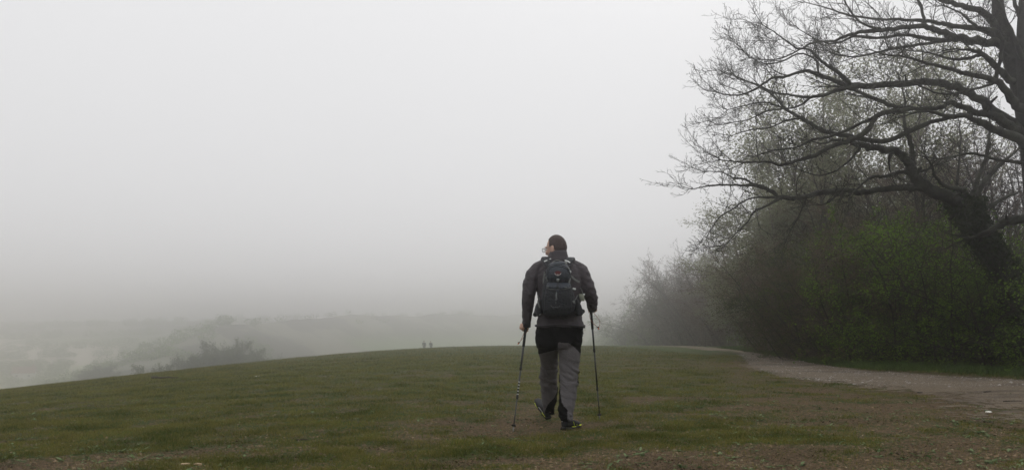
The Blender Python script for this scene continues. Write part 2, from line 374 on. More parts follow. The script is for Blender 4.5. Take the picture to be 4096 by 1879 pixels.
# ---------------- the two near bare trees, limbs laid out one by one
def limb(W, pts, d0, d1, hair=1., bend=0., start=.12, tipgrow=True):
    """pts: (X, Y, radius) along the limb; d0..d1: distance from the camera at root and tip"""
    n = len(pts); cum = [0]
    for a, b in zip(pts[:-1], pts[1:]): cum.append(cum[-1]+math.hypot(a[0]-b[0], a[1]-b[1]))
    raw = []
    for p, c in zip(pts, cum):
        t = c/cum[-1]; d = d0+(d1-d0)*t+bend*math.sin(math.pi*t)
        v = at(p[0], p[1], d); raw.append((v.x, v.y, v.z, p[2]*.8*d/FPX))
    sm = catmull(raw, 5); P = [v[:3] for v in sm]; Rr = [max(v[3], .0035) for v in sm]
    P = [p + np.array(rvec())*min(r*.22, .012) for p, r in zip(P, Rr)]
    Rr2 = [r*(1+.16*(noise.noise(Vector(p)*5)+.6*noise.noise(Vector(p)*13))) for p, r in zip(P, Rr)]
    W.tube(P, Rr2, 9 if pts[0][2] > 10 else 6)
    if pts[0][2] > 10:                                # broken stubs and knots
        for k in range(4, len(P)-4, 6):
            if random.random() < .5: q = Vector(P[k]); dd = off_dir((Vector(P[k+1])-q).normalized(), R(70)); W.tube([tuple(q), tuple(q+dd*Rr[k]*1.5), tuple(q+dd*Rr[k]*random.uniform(1.7, 3))], [Rr[k]*.5, Rr[k]*.32, Rr[k]*.2], 6)
    # side branches along the outer part
    acc = 0; tot = sum(np.linalg.norm(P[k+1]-P[k]) for k in range(len(P)-1)); run = 0
    for k in range(len(P)-1):
        a, b = Vector(P[k]), Vector(P[k+1]); L = (b-a).length; run += L; acc += L; t = run/tot
        gap = .17/hair*(1.0+1.6*Rr[k]/.06)
        while acc > gap:
            acc -= gap
            if t < start and tot > 1.2: continue
            d = (b-a).normalized(); dd = off_dir(d, R(random.uniform(28, 62)))
            if dd.z < -.1 and random.random() < .55: dd.z *= -1
            ln = random.uniform(.3, 1.0)*(.75+.5*t)
            twig(W, a+(b-a)*random.random(), dd, ln, min(Rr[k]*.6, .004+.008*ln), 0, TW)
    if tipgrow:
        d = Vector(P[-1])-Vector(P[-3]); d.normalize()
        for _ in range(3): twig(W, Vector(P[-1]), off_dir(d, R(16)), random.uniform(.5, .95), Rr[-1]*.9, 0, TW)
TW = {0: (.075, .15, .05, .08, .48, 46), 1: (.045, .18, .085, .06, .44, 44), 2: (.03, .2, .1, 9, .3, 40), 'rmin': .0026}
W1 = Wood(); T1 = Wood()
T1.tube(catmull([tuple(at(X, Y, 15.3)) for X, Y in ((4215, 1530), (4190, 1100), (4160, 750), (4130, 520), (4090, 330), (4042, 200), (4000, 90), (3985, -60), (3968, -260), (3975, -420))], 4),
        np.interp(np.linspace(0, 1, 37), [0, .3, .5, .62, .75, 1], [.34, .25, .2, .15, .09, .03]), 12)
T1.tube(catmull([tuple(at(X, Y, d)) for X, Y, d in ((4120, 500, 15.3), (4100, 260, 15.1), (4098, 60, 15), (4110, -150, 15), (4120, -380, 14.8))], 4), np.interp(np.linspace(0, 1, 17), [0, 1], [.19, .04]), 10)
L = [
 ([(4035, 200, 20), (3950, 63, 17), (3865, 30, 13), (3768, 0, 10), (3650, -60, 6), (3560, -80, 3)], 15.3, 14.2),
 ([(4040, 190, 20), (3950, 127, 15), (3823, 105, 12), (3760, 93, 10), (3696, 85, 9), (3611, 80, 7), (3527, 78, 6), (3400, 63, 5), (3300, 30, 3), (3220, 10, 2)], 15.5, 16.5),
 ([(4060, 230, 24), (4009, 178, 22), (3908, 165, 20), (3823, 152, 18), (3764, 123, 15), (3696, 104, 13), (3611, 111, 11), (3527, 123, 10), (3455, 127, 9), (3400, 140, 8), (3335, 163, 6), (3250, 173, 5), (3199, 199, 4), (3120, 235, 3), (3050, 240, 2)], 15.2, 14.2),
 ([(3692, 104, 10), (3688, 34, 7), (3670, 0, 6), (3640, -70, 4)], 14.8, 14.5),
 ([(3527, 120, 7), (3440, 90, 5), (3400, 40, 4), (3376, 0, 4), (3350, -50, 3)], 14.6, 14.2),
 ([(3823, 155, 13), (3760, 161, 11), (3675, 148, 9), (3611, 140, 8), (3506, 154, 7), (3421, 146, 6), (3350, 172, 4), (3280, 165, 3), (3200, 120, 2)], 15.2, 16),
 ([(3823, 155, 12), (3740, 168, 8), (3654, 182, 7), (3569, 195, 6), (3506, 211, 5), (3421, 228, 4), (3345, 220, 3)], 15.1, 13.6),
 ([(4090, 440, 24), (4035, 381, 20), (3984, 322, 15), (3886, 300, 12), (3781, 271, 9), (3696, 250, 7), (3620, 228, 5), (3548, 220, 4), (3480, 200, 2)], 15.0, 12.2),
 ([(3984, 322, 11), (4009, 190, 9), (3988, 127, 9), (3908, 106, 7), (3844, 55, 5), (3781, 25, 3)], 14.4, 13.4),
 ([(4050, 330, 17), (3985, 270, 15), (3929, 215, 12), (3890, 202, 8), (3843, 200, 5)], 15, 14.3),
 ([(3929, 215, 9), (3865, 237, 8), (3793, 233, 6), (3717, 212, 4), (3650, 205, 2.5)], 14.5, 13.4),
 ([(3984, 326, 8), (3960, 340, 7), (3860, 365, 6), (3760, 375, 5), (3640, 330, 3), (3560, 345, 2)], 14.4, 12.8),
 ([(4120, 560, 30), (4050, 500, 26), (3950, 423, 22), (3865, 368, 20), (3781, 338, 18), (3696, 330, 17), (3569, 338, 16), (3400, 342, 14), (3334, 321, 11), (3275, 300, 9), (3224, 283, 8), (3144, 307, 7), (3080, 317, 6), (3017, 359, 5), (2953, 381, 4), (2890, 378, 2.5)], 15.3, 15.0),
 ([(3400, 335, 11), (3376, 309, 10), (3309, 262, 8), (3266, 228, 7), (3241, 199, 6), (3190, 194, 5), (3148, 165, 4), (3101, 131, 3), (3050, 100, 2)], 15.1, 14.0),
 ([(3275, 300, 5), (3262, 240, 5), (3200, 215, 4), (3130, 245, 4), (3060, 255, 3), (3000, 230, 2)], 15.1, 15.8),
 ([(3430, 345, 12), (3376, 353, 11), (3292, 381, 9), (3229, 389, 8), (3165, 381, 5), (3089, 368, 4), (3030, 340, 3), (2960, 320, 2)], 15.1, 16.0),
 ([(3240, 392, 7), (3195, 425, 5), (3123, 436, 5), (3060, 448, 4), (2996, 478, 3), (2930, 490, 2)], 15.4, 14.4),
 ([(4070, 530, 26), (3990, 470, 22), (3950, 457, 18), (3886, 444, 15), (3802, 410, 12), (3760, 431, 11), (3654, 436, 10), (3569, 444, 12), (3506, 465, 12), (3470, 520, 13), (3400, 563, 13), (3326, 585, 11), (3254, 623, 11), (3186, 644, 8), (3123, 661, 7), (3080, 648, 6), (3017, 648, 5), (2954, 648, 4), (2880, 640, 2.5)], 15.2, 13.8),
 ([(3500, 468, 9), (3421, 505, 7), (3313, 548, 7), (3250, 560, 6), (3180, 590, 5), (3100, 600, 4), (3020, 625, 2)], 14.6, 14.8),
 ([(3654, 436, 10), (3569, 423, 10), (3485, 389, 9), (3400, 355, 8), (3330, 345, 4)], 14.8, 15.7),
 ([(3900, 455, 12), (3800, 470, 10), (3696, 500, 11), (3560, 560, 12), (3480, 560, 12), (3400, 547, 12), (3313, 530, 11), (3250, 500, 10), (3207, 474, 9), (3144, 436, 7), (3080, 372, 5), (3000, 330, 3), (2930, 300, 2)], 15.4, 16.6),
 ([(3207, 474, 6), (3150, 480, 5), (3080, 510, 4), (3000, 520, 3), (2920, 545, 2)], 16.2, 15.5),
 ([(3144, 436, 5), (3060, 410, 4), (2990, 420, 3), (2910, 440, 2)], 16.3, 15.5),
 ([(4150, 640, 30), (4096, 568, 26), (3992, 525, 20), (3920, 490, 16), (3860, 465, 11), (3780, 462, 9), (3696, 445, 6), (3600, 470, 3)], 15.1, 13.2),
 ([(4170, 680, 14), (4096, 656, 10), (3992, 640, 7), (3929, 622, 7), (3865, 614, 5), (3768, 635, 4), (3675, 622, 2)], 15.1, 14.0),
 ([(4190, 900, 30), (4130, 872, 25), (4096, 876, 23), (4035, 885, 21), (3992, 906, 18), (3940, 935, 14), (3890, 950, 7)], 15.5, 16),
 ([(4100, 250, 14), (4040, 120, 9), (3990, 0, 7), (3930, -90, 4)], 15.1, 14),
 ([(4100, 120, 12), (4060, 20, 9), (4020, -80, 5)], 15, 15.5),
]
for pts, d0, d1 in L: limb(W1, pts, d0, d1, 1.0, bend=random.uniform(-.3, .3))
t = empty('bare_tree', at(4215, 1530, 15.3)); t1o = t
tag(t, 'large leafless tree whose spreading dark limbs reach over the path from the right edge', 'tree')
def child(name, V, Q, mats, root, mi=None, smooth=True):
    o = link(name, quads_mesh(name, np.asarray(V)-np.array(root.location), Q, smooth, mi), mats, root); return o
child('trunk', *T1.build(), BARK, t); child('limbs', *W1.build(), LIMB, t)

T2 = Wood(); W2 = Wood()
trp = [(4150, 1500, 17.6), (4128, 1320, 17.4), (4085, 1190, 17.2), (4033, 1103, 17.1), (3957, 991, 17), (3910, 920, 17), (3880, 860, 17), (3885, 800, 17)]
T2.tube(catmull([tuple(at(*p)) for p in trp], 4), np.interp(np.linspace(0, 1, 29), [0, 1], [.3, .17]), 12)
L = [
 ([(3885, 860, 36), (3840, 820, 32), (3802, 796, 30), (3717, 754, 28), (3671, 720, 27), (3645, 682, 25), (3628, 640, 21), (3582, 606, 18), (3506, 593, 16), (3442, 580, 14), (3400, 568, 11), (3340, 560, 7), (3290, 575, 4), (3230, 560, 2)], 17, 15.8),
 ([(3648, 680, 15), (3650, 627, 14), (3641, 572, 12), (3624, 521, 9), (3616, 470, 7), (3620, 400, 5), (3600, 320, 3)], 16.6, 17.2),
 ([(3717, 752, 22), (3660, 750, 19), (3569, 754, 16), (3506, 758, 15), (3442, 770, 14), (3400, 764, 14), (3313, 766, 14), (3207, 788, 13), (3123, 788, 12), (3089, 766, 10), (3017, 741, 9), (2975, 741, 6), (2890, 739, 5), (2827, 745, 3.5), (2775, 755, 2)], 16.7, 15.2),
 ([(3017, 741, 6), (2979, 716, 5), (2933, 711, 4), (2890, 690, 2.5), (2840, 685, 2)], 15.6, 15.6),
 ([(3123, 790, 9), (3060, 826, 6), (3017, 847, 5), (2988, 889, 4), (2937, 940, 3), (2907, 974, 2)], 15.8, 14.8),
 ([(3115, 792, 7), (3005, 792, 4.5), (2928, 838, 4), (2878, 868, 3), (2852, 906, 2)], 15.8, 15),
 ([(3225, 790, 5), (3203, 847, 3.5), (3170, 906, 3), (3148, 953, 2)], 16, 15.6),
 ([(3370, 768, 7), (3347, 780, 6), (3305, 813, 4), (3225, 821, 2.5)], 16.2, 15.4),
 ([(3885, 810, 22), (3925, 750, 15), (3960, 700, 12), (4010, 650, 9), (4070, 600, 5)], 17, 17.6),
 ([(3885, 820, 18), (3865, 775, 13), (3844, 754, 12), (3781, 745, 9), (3738, 703, 7), (3730, 670, 6), (3700, 620, 3)], 17, 16.4),
 ([(3885, 800, 18), (3905, 740, 13), (3925, 680, 10), (3950, 600, 8), (3960, 500, 5), (3950, 420, 3)], 17, 17.6),
 ([(3645, 690, 11), (3600, 688, 9), (3540, 706, 8), (3490, 706, 7), (3440, 745, 5), (3400, 780, 3)], 16.6, 15.9),
 ([(3660, 690, 7), (3700, 682, 6), (3735, 665, 4)], 16.6, 16.6),
 ([(3560, 602, 8), (3556, 650, 5), (3562, 690, 3)], 16.4, 16.2),
 ([(3440, 590, 9), (3400, 640, 6), (3330, 690, 4), (3260, 700, 3), (3180, 670, 2)], 16.1, 15.4),
 ([(3900, 870, 15), (3950, 830, 11), (4000, 800, 9), (4070, 770, 6)], 17, 18),
]
for pts, d0, d1 in L: limb(W2, pts, d0, d1, .85, bend=random.uniform(-.2, .2), tipgrow=pts[-1][2] < 6)
t = empty('ivy_clad_tree', at(*trp[0]))
tag(t, 'bare tree with an ivy-covered leaning trunk and one long crooked limb reaching left', 'tree')
child('trunk', *T2.build(), BARK, t); child('limbs', *W2.build(), LIMB, t)
P = []
path_pts = catmull([tuple(at(*p)) for p in trp], 10)
for _ in range(11000):
    k = random.random(); c = path_pts[int(k*(len(path_pts)-1))]; a = random.uniform(0, 6.283); r = (.36-.12*k)*random.uniform(.75, 1.2)
    P.append((c[0]+r*math.cos(a)+random.gauss(0, .04), c[1]+r*math.sin(a), c[2]+random.gauss(0, .06)))
for _ in range(2500):
    k = random.random(); a = at(3885-70*k, 860-50*k, 17); P.append(tuple(a+rvec()*.13))
V, Q = leaf_quads(P, .06, .4, 0, .8); child('ivy', V, Q, LIVY, t, smooth=False)

# ---------------- prototypes of the background vegetation
def proto_bare(h, seed, spread=.35, stems=3, rmin=.005, droop=.05, dens=1.):
    random.seed(seed); tr = Wood(); cr = Wood()
    PT = {0: (.25, .12, droop, .26/dens, .45, 38), 1: (.15, .15, droop, .15/dens, .45, 38), 2: (.1, .16, droop, .1/dens, .42, 38), 3: (.08, .16, droop, 9, .3, 30), 'rmin': rmin}
    for s in range(stems):
        a = 2*math.pi*s/stems+random.random(); d = Vector((math.cos(a)*spread*random.uniform(.4, 1), math.sin(a)*spread*random.uniform(.4, 1), 1)).normalized()
        q = Vector((math.cos(a)*.15, math.sin(a)*.15, -.2)); pts = [q.copy()]; n = 10; L_ = h*random.uniform(.75, .92); rr = [.11*h/8]
        for k in range(n):
            d = (d+rvec()*.08+Vector((0, 0, .05))).normalized(); q = q+d*L_/n; pts.append(q.copy()); rr.append(.11*h/8*(1-.85*(k+1)/n))
            if k > 1:
                for _ in range(4):
                    twig(cr, q+d*random.uniform(-.3, .1), off_dir(d, R(random.uniform(28, 62))), h*random.uniform(.15, .34)*(1.15-k/n*.6), rr[-1]*.45, 0, PT)
        twig(cr, q, d, h*.18, rr[-1], 0, PT)
        tr.tube([tuple(p) for p in pts], rr, 6)
    return tr, cr
def proto_shrub(h, w_, seed, stems=16, den=1.):
    random.seed(seed); tr = Wood(); cr = Wood()
    PT = {0: (.18, .14, .02, .2/den, .46, 48), 1: (.1, .17, .03, .11/den, .46, 46), 2: (.07, .18, .03, 9, .4, 40), 'rmin': .003}
    for s in range(stems):
        a = random.uniform(0, 6.283); q = Vector((math.cos(a), math.sin(a), 0))*random.uniform(0, w_*.22); q.z = -.15
        d = Vector((math.cos(a)*random.uniform(0, .9), math.sin(a)*random.uniform(0, .9), 1)).normalized(); pts = [q.copy()]; rr = [.03]; n = 8; L_ = h*random.uniform(.6, 1.05)
        for k in range(n):
            d = (d+rvec()*.11).normalized(); q = q+d*L_/n; pts.append(q.copy()); rr.append(.03*(1-.8*(k+1)/n))
            for _ in range(4):
                dd = off_dir(d, R(random.uniform(35, 85))); twig(cr, q+d*random.uniform(-.4, .1), dd, h*random.uniform(.12, .3), .009, 0, PT)
        tr.tube([tuple(p) for p in pts], rr, 5)
    return tr, cr
def leafy(cr, per, size, jit, sel=1., clump=0., flat=.2):
    P = []
    for q, d in cr.tips:
        if random.random() > sel: continue
        if clump and nz(q.x*1.0+7, q.y+q.z*.8, .9, 2) < clump: continue
        for _ in range(per): P.append((q.x+random.gauss(0, jit), q.y+random.gauss(0, jit), q.z+random.gauss(0, jit*.9)))
    return leaf_quads(P, size, .45, flat, .6)
def crown_mesh(name, cr, leaves=None):
    V, Q = cr.build(); parts = [(V, Q, 0)]
    if leaves: parts.append((leaves[0], leaves[1], 1))
    V, Q, M = merge(parts); return quads_mesh(name, V, Q, False, M)
def make_proto(tr, cr, leaves, mats_t, mats_c):
    V, Q = tr.build(); a = quads_mesh('trunk', V, Q, True); a.materials.append(mats_t)
    b = crown_mesh('crown', cr, leaves)
    for m in mats_c: b.materials.append(m)
    return a, b
PR = {}
tr, cr = proto_bare(8, 1); PR['bare'] = make_proto(tr, cr, None, BARK, [TWIG])
tr, cr = proto_bare(8, 2, .55, 4); PR['bare2'] = make_proto(tr, cr, leafy(cr, 1, .05, .05, .35), BARK, [TWIGB, LBUD])
tr, cr = proto_bare(9, 3, .35, 4, .004, .0); PR['pale'] = make_proto(tr, cr, leafy(cr, 5, .075, .18, 1, .3), PALEBARK, [TWIGB, LPALE])
tr, cr = proto_shrub(3.6, 3.2, 4, 15); PR['haw'] = make_proto(tr, cr, leafy(cr, 3, .05, .07, .95, .36), BARK, [TWIG, LDARK])
tr, cr = proto_shrub(3.6, 3.0, 5, 15); PR['haw2'] = make_proto(tr, cr, leafy(cr, 2, .055, .07, .9, .42), BARK, [TWIG, LDARK2])
tr, cr = proto_shrub(3.8, 3.0, 6, 18, 1.15); PR['brown'] = make_proto(tr, cr, leafy(cr, 1, .045, .05, .7), BARK, [TWIGB, LBUD])
tr, cr = proto_shrub(3.6, 3.4, 8, 14, .8); PR['dense'] = make_proto(tr, cr, leafy(cr, 9, .1, .13, 1, 0), BARK, [TWIG, LDARK2])
for k, v in PR.items(): print(k, len(v[1].polygons))
random.seed(99)
def plant(kind, name, x, y, sx, sz, label, cat, group=None, rz=None):
    o = empty(name, (x, y, tz(x, y)-.02), random.uniform(0, 6.28) if rz is None else rz); o.scale = (sx, sx, sz)
    tag(o, label, cat, group)
    for nm, me in zip(('trunk', 'crown'), PR[kind]):
        c = bpy.data.objects.new(nm, me); COL.objects.link(c); c.parent = o
    return o
def pp(X, d): return (X-CX)/FPX*d, d
G1, G2, G3, G4, G5 = 'shrubs of the near thicket beside the path', 'bare trees standing behind the thicket', 'pale green trees coming into leaf behind the thicket', 'scrubby trees fading into the fog along the far path', 'trees on the slope below the field, in fog'
# kind, X, depth, sx, height scale, label
for k, X, d, sx, sz, lab in (
 ('haw', 4160, 18.2, 1.05, .95, 'dark hawthorn shrub at the right edge under the leaning ivy-covered trunk'),
 ('haw2', 3990, 18.4, .95, .78, 'low dark green shrub directly left of the foot of the ivy-covered tree'),
 ('haw', 3800, 19.2, 1.15, 1.02, 'tallest fresh green hawthorn, its top just under the crooked limb'),
 ('haw', 3640, 20.4, 1.1, 1.08, 'green hawthorn bush left of the tallest one, with dark gaps in its crown'),
 ('haw2', 3880, 20.6, 1.0, 1.0, 'green shrub half hidden in the second row below the ivy-clad fork'),
 ('brown', 3500, 21.3, 1.1, 1.12, 'reddish brown budding shrub between the green hawthorns and the narrowing path'),
 ('brown', 3720, 22.5, 1.1, 1.08, 'brown twiggy shrub rising behind the fresh green hawthorns'),
 ('haw2', 3390, 22.6, 1.05, .98, 'olive green shrub in front of the bend where the path narrows'),
 ('brown', 3310, 24.2, 1.1, 1.05, 'brown budding shrub just left of the olive green one'),
 ('brown', 3560, 24.5, 1.15, 1.1, 'tall brown thorn shrub showing above the second row of the thicket'),
 ('haw2', 3215, 26.2, 1.05, .95, 'grey-green shrub opposite the narrow part of the path'),
 ('brown', 3125, 33, 1.3, 1.1, 'dull brown shrub under the pale green overhanging tree'),
 ('haw', 3070, 42, 1.3, 1.2, 'light green rounded shrub at the left end of the near thicket, where the fog begins'),
 ('brown', 3230, 30.0, 1.2, 1.08, 'brown shrub behind the grey-green one, thin twigs against the fog'),
): x, y = pp(X, d); plant(k, 'thicket_shrub', x, y, sx, sz, lab, 'shrub', G1)
for k, X, d, sx, sz, lab in (
 ('bare', 4060, 23.5, 1.0, .95, 'bare tree at the far right, seen through the forked limbs of the ivy-clad tree'),
 ('bare2', 3920, 25.5, 1.05, 1.02, 'reddish bare tree behind the fork of the ivy-clad tree'),
 ('bare', 3770, 24.5, 1.0, .98, 'bare tree with upright stems right of the vertical side limb'),
 ('bare2', 3640, 27.5, 1.1, 1.05, 'brown bare tree directly behind the crooked limb'),
 ('bare', 3500, 27.0, 1.0, .92, 'bare tree above the reddish brown shrub, right of the pale green trees'),
 ('bare2', 3370, 29.0, .95, .8, 'bare tree with arching brown twigs, lowest of those behind the thicket'),
 ('bare', 3450, 26.0, .95, .8, 'slender bare tree left of the one above the reddish brown shrub'),
 ('bare2', 4110, 29.0, 1.15, 1.15, 'rightmost bare tree, its crown crossed by the big trunk at the edge'),
 ('bare', 3990, 30.0, 1.2, 1.15, 'tall grey bare tree farthest back on the right'),
 ('bare2', 3250, 31.0, .9, .72, 'small bare tree in the gap beside the pale green overhanging tree'),
): x, y = pp(X, d); plant(k, 'woodland_tree', x, y, sx, sz, lab, 'tree', G2)
for k, X, d, sx, sz, lab in (
 ('pale', 3480, 33, 1.45, 1.42, 'tallest pale green tree, hazy behind the bare limbs'),
 ('pale', 3300, 33, 1.2, 1.1, 'pale green tree left of and lower than the tallest one'),
 ('pale', 3112, 32.5, 1.0, .74, 'pale green tree overhanging the thicket end, its leaves against the sky'),
 ('pale', 3205, 35, .9, .8, 'pale hazy green tree between the overhanging one and the taller pair'),
): x, y = pp(X, d); plant(k, 'pale_green_tree', x, y, sx, sz, lab, 'tree', G3)
for k, X, d, sx, sz, lab in (
 ('brown', 2950, 58, 2.06, 2.06, 'foggy brown shrub first beyond the light green rounded shrub'),
 ('pale', 2965, 50, .95, .66, 'foggy pale green tree leaning out just beyond the near thicket'),
 ('bare2', 2875, 62, 1.25, .95, 'foggy bare tree with a wide open crown behind the fence posts'),
 ('bare2', 2915, 66, 1.41, 1.20, 'foggy tree, tallest of those beyond the near thicket'),
 ('brown', 2860, 72, 2.31, 2.29, 'foggy shrub behind the wooden fence posts'),
 ('bare', 2830, 78, 1.56, 1.41, 'foggy bare tree standing above the shrub behind the fence posts'),
 ('haw2', 2790, 84, 2.40, 2.29, 'foggy green-grey shrub midway along the fading tree line'),
 ('bare2', 2745, 94, 1.73, 1.52, 'foggy bare tree with a forked open top midway along the fading tree line'),
 ('brown', 2720, 98, 2.70, 2.30, 'foggy shrub below the fork-topped bare tree'),
 ('bare', 2675, 108, 1.82, 1.41, 'foggy bare tree left of the fork-topped one'),
 ('haw', 2650, 112, 2.85, 2.17, 'foggy rounded shrub near where the path vanishes'),
 ('bare2', 2590, 134, 1.83, 1.14, 'foggy small tree, last one whose twigs can be made out'),
 ('brown', 2610, 130, 2.83, 1.98, 'foggy shrub at the vanishing point of the path'),
 ('haw2', 2540, 146, 3.18, 2.04, 'faintest single shrub in the fading tree line right of the walker'),
): x, y = pp(X, d); plant(k, 'foggy_tree', x, y, sx, sz, lab, 'tree', G4)
for k, X, d, sx, sz, lab in (
 ('dense', 612, 108, 1.25, 1.75, 'small rounded dark bush standing alone on the left horizon of the field'),
 ('dense', 735, 124, 1.5, 1.75, 'leftmost bush of the dark foggy clump on the slope'),
 ('dense', 790, 126, 1.7, 2.1, 'second rounded tree from the left in the dark foggy clump'),
 ('dense', 850, 130, 1.9, 2.1, 'middle bush filling the dark foggy clump'),
 ('dense', 895, 126, 1.8, 2.4, 'tallest pointed tree of the dark foggy clump on the slope'),
 ('dense', 960, 134, 2.0, 2.1, 'tree right of the tallest one in the dark foggy clump'),
 ('dense', 1020, 140, 2.2, 1.9, 'rightmost faint tree of the foggy clump on the slope'),
 ('dense', 412, 175, 1.1, 1.25, 'pale grey bush on the spur below the left end of the field'),
 ('dense', 350, 180, 1.0, .95, 'pale grey bush lowest on the spur, near the valley fields'),
): x, y = pp(X, d); plant(k, 'slope_tree', x, y, sx, sz, lab, 'tree', G5)

# far woods that read as one mass: blobs of leaf clumps along hedges and hangers
def wood_mass(name, spots, size, per, m, label, cat):
    P = []
    for x, y, r, h in spots:
        z0 = tz(x, y); n = int(per*r*r*h)
        u = rng.normal(size=(n, 3)); u /= np.linalg.norm(u, axis=1, keepdims=True); u *= rng.uniform(.3, 1, (n, 1))**.4
        k = 1+.25*np.sin(u[:, 0]*7+x)*np.sin(u[:, 2]*6+y)
        P.append(np.stack([x+u[:, 0]*r*k, y+u[:, 1]*r*k, z0+h*.45+u[:, 2]*h*.55*k], 1))
    V, Q = leaf_quads(np.concatenate(P), size, .5, .2, .8)
    c = V.reshape(-1, 3); o = link(name, quads_mesh(name, V, Q), m); tag(o, label, cat, None, 'stuff'); return o
spots = []
for k in range(60):                                  # wood along the far path, past the last single tree
    y = 138+k*2.5; x = .155*y*(1-.0033*(y-138))+random.uniform(0, 9); spots.append((x, y, random.uniform(2., 3.6), random.uniform(4.5, 7.)*(1+(y-112)*.003)))
wood_mass('distant_wood', spots, .26, 26, LDARK, 'far end of the wood dissolving into fog right of the walker', 'wood')
spots = []
for k in range(110):                                 # scrub along the spur's crest and hanging on its side
    t = random.random(); x = -148+130*t**1.2+random.uniform(-2.5, 2.5); y = 230+.12*(x+85)+2.6*max(0, x+80)+random.uniform(-30, 2)*(random.random()**2.6); k_ = (.35+.65*min(1, max(0, (x+140)/50)))*(1 if x < -75 else .6); spots.append((x, y, random.uniform(1.2, 2.8)*k_, random.uniform(1.4, 3.4)*k_))
for k in range(34): x = -118+k*1.6; spots.append((x, 204+5*math.sin(k*.2)-k*.3, random.uniform(1.2, 2.5), random.uniform(1.6, 3.2)))
for k in range(14): x = random.uniform(-95, -60); spots.append((x, random.uniform(190, 222), random.uniform(1.6, 3), random.uniform(2.4, 4.4)))
wood_mass('hillside_scrub', spots, .36, 16, LDARK, 'scrub and trees clothing the spur of the hill beyond the field on the left', 'scrub')
spots = []
for k in range(420):
    hedge = k % 7; x = -262+random.uniform(0, 160); y = (268, 283, 297, 312, 331, 351, 374)[hedge]+.13*(x+200)+random.uniform(-1, 1)*(1.5+5*(hedge in (1, 4))); spots.append((x, y, random.uniform(1.4, 3.2), random.uniform(1.9, 4.)*(1+.7*(hedge == 1))))
spots += [(-173+random.uniform(-13, 11), 289+random.uniform(-1.5, 2), 2.2, 4.2) for _ in range(16)]
wood_mass('valley_hedgerows', spots, .48, 10, LDARK, 'hedgerows and copses between the pale fields on the valley floor', 'hedgerow')
# ------------------------------------------------------------------ grass blades, weeds, litter (ground cover)
def scatter(n, y0, y1, margin=.72, power=1.4):
    u = rng.random(n); e = 1-power
    y = (y0**e+(y1**e-y0**e)*u)**(1/e) if abs(e) > 1e-3 else y0*(y1/y0)**u
    x = rng.uniform(-1, 1, n)*(margin*y+.4); return x, y
GRASS = leafmat('grass_blade', (.018, .048, .005), (.078, .138, .018), (.21, .18, .055), .3)
def on_path(x, y): return np.array([inside(a, b) for a, b in zip(x, y)])
x, y = scatter(900000, 4.6, 30)
s_ = soilness(x, y)+.34*(fbm(x*14, y*14, 3, 21)-.5)+.2*(fbm(x*3.5, y*3.5, 2, 31)-.5)
keep = rng.random(len(x)) < np.clip((.68-s_)/.2, .04, 1)
x, y = x[keep], y[keep]; kp = ~((x > 4) & (y > 9) & (y < 40)); m_ = np.where(~kp)[0]
if len(m_): kp[m_] = ~on_path(x[m_], y[m_])
x, y = x[kp], y[kp]; n = len(x)
z = terrain(x, y)+micro(x, y)
tuft = fbm(x*5, y*5, 2, 5)
hgt = rng.uniform(.012, .04, n)*(.35+1.5*np.clip(tuft-.1, 0, 1))*(1+np.clip((y-9)/26, 0, .6)); wd = rng.uniform(.0009, .0021, n)*(1+np.clip((y-6)/9, 0, 2.5))
a = rng.uniform(0, 6.283, n); lean = rng.uniform(.3, 1.3, n)*hgt; b_ = rng.uniform(0, 6.283, n)
base = np.stack([x, y, z-.003], 1); w_ = np.stack([np.cos(a), np.sin(a), np.zeros(n)], 1)*wd[:, None]; dr = np.stack([np.cos(b_), np.sin(b_), np.zeros(n)], 1)
mid = base+dr*(lean*.35)[:, None]; mid[:, 2] += hgt*.6; top = base+dr*lean[:, None]; top[:, 2] += hgt
V = np.stack([base-w_, base+w_, mid+w_*.8, mid-w_*.8, top], 1).reshape(-1, 3); i = np.arange(n)*5
loops = np.stack([i, i+1, i+2, i+3, i+3, i+2, i+4], 1).ravel(); sizes = np.tile([4, 3], n)
g_ = link('grass', mesh_np('grass', V, loops, sizes), GRASS)
tag(g_, 'short worn grass and sparse blades over the trodden field', 'grass', kind='stuff')
# sparse coarse tufts carry the turf out to the crest
n = 90000; y = 28*(62/28.)**rng.random(n)*1.0; x = rng.uniform(-1, 1, n)*(.72*y+.5); k = x < 7; x, y = x[k], y[k]; n = len(x); z = terrain(x, y)+micro(x, y)
hgt = rng.uniform(.02, .07, n)*(.4+1.2*fbm(x*.9, y*.9, 2, 5))*(1+(y > 38)*.5); wd = rng.uniform(.006, .013, n); a = rng.uniform(0, 6.283, n)
base = np.stack([x, y, z-.004], 1); w_ = np.stack([np.cos(a), np.sin(a), np.zeros(n)], 1)*wd[:, None]; top = base+rng.normal(size=(n, 3))*.012; top[:, 2] = z+hgt
V = np.stack([base-w_, base+w_, top], 1).reshape(-1, 3)
g_ = link('far_grass', quads_mesh('far_grass', V, np.arange(n*3).reshape(n, 3)), GRASS); tag(g_, 'short grass on the crest of the field towards the foggy skyline', 'grass', kind='stuff')
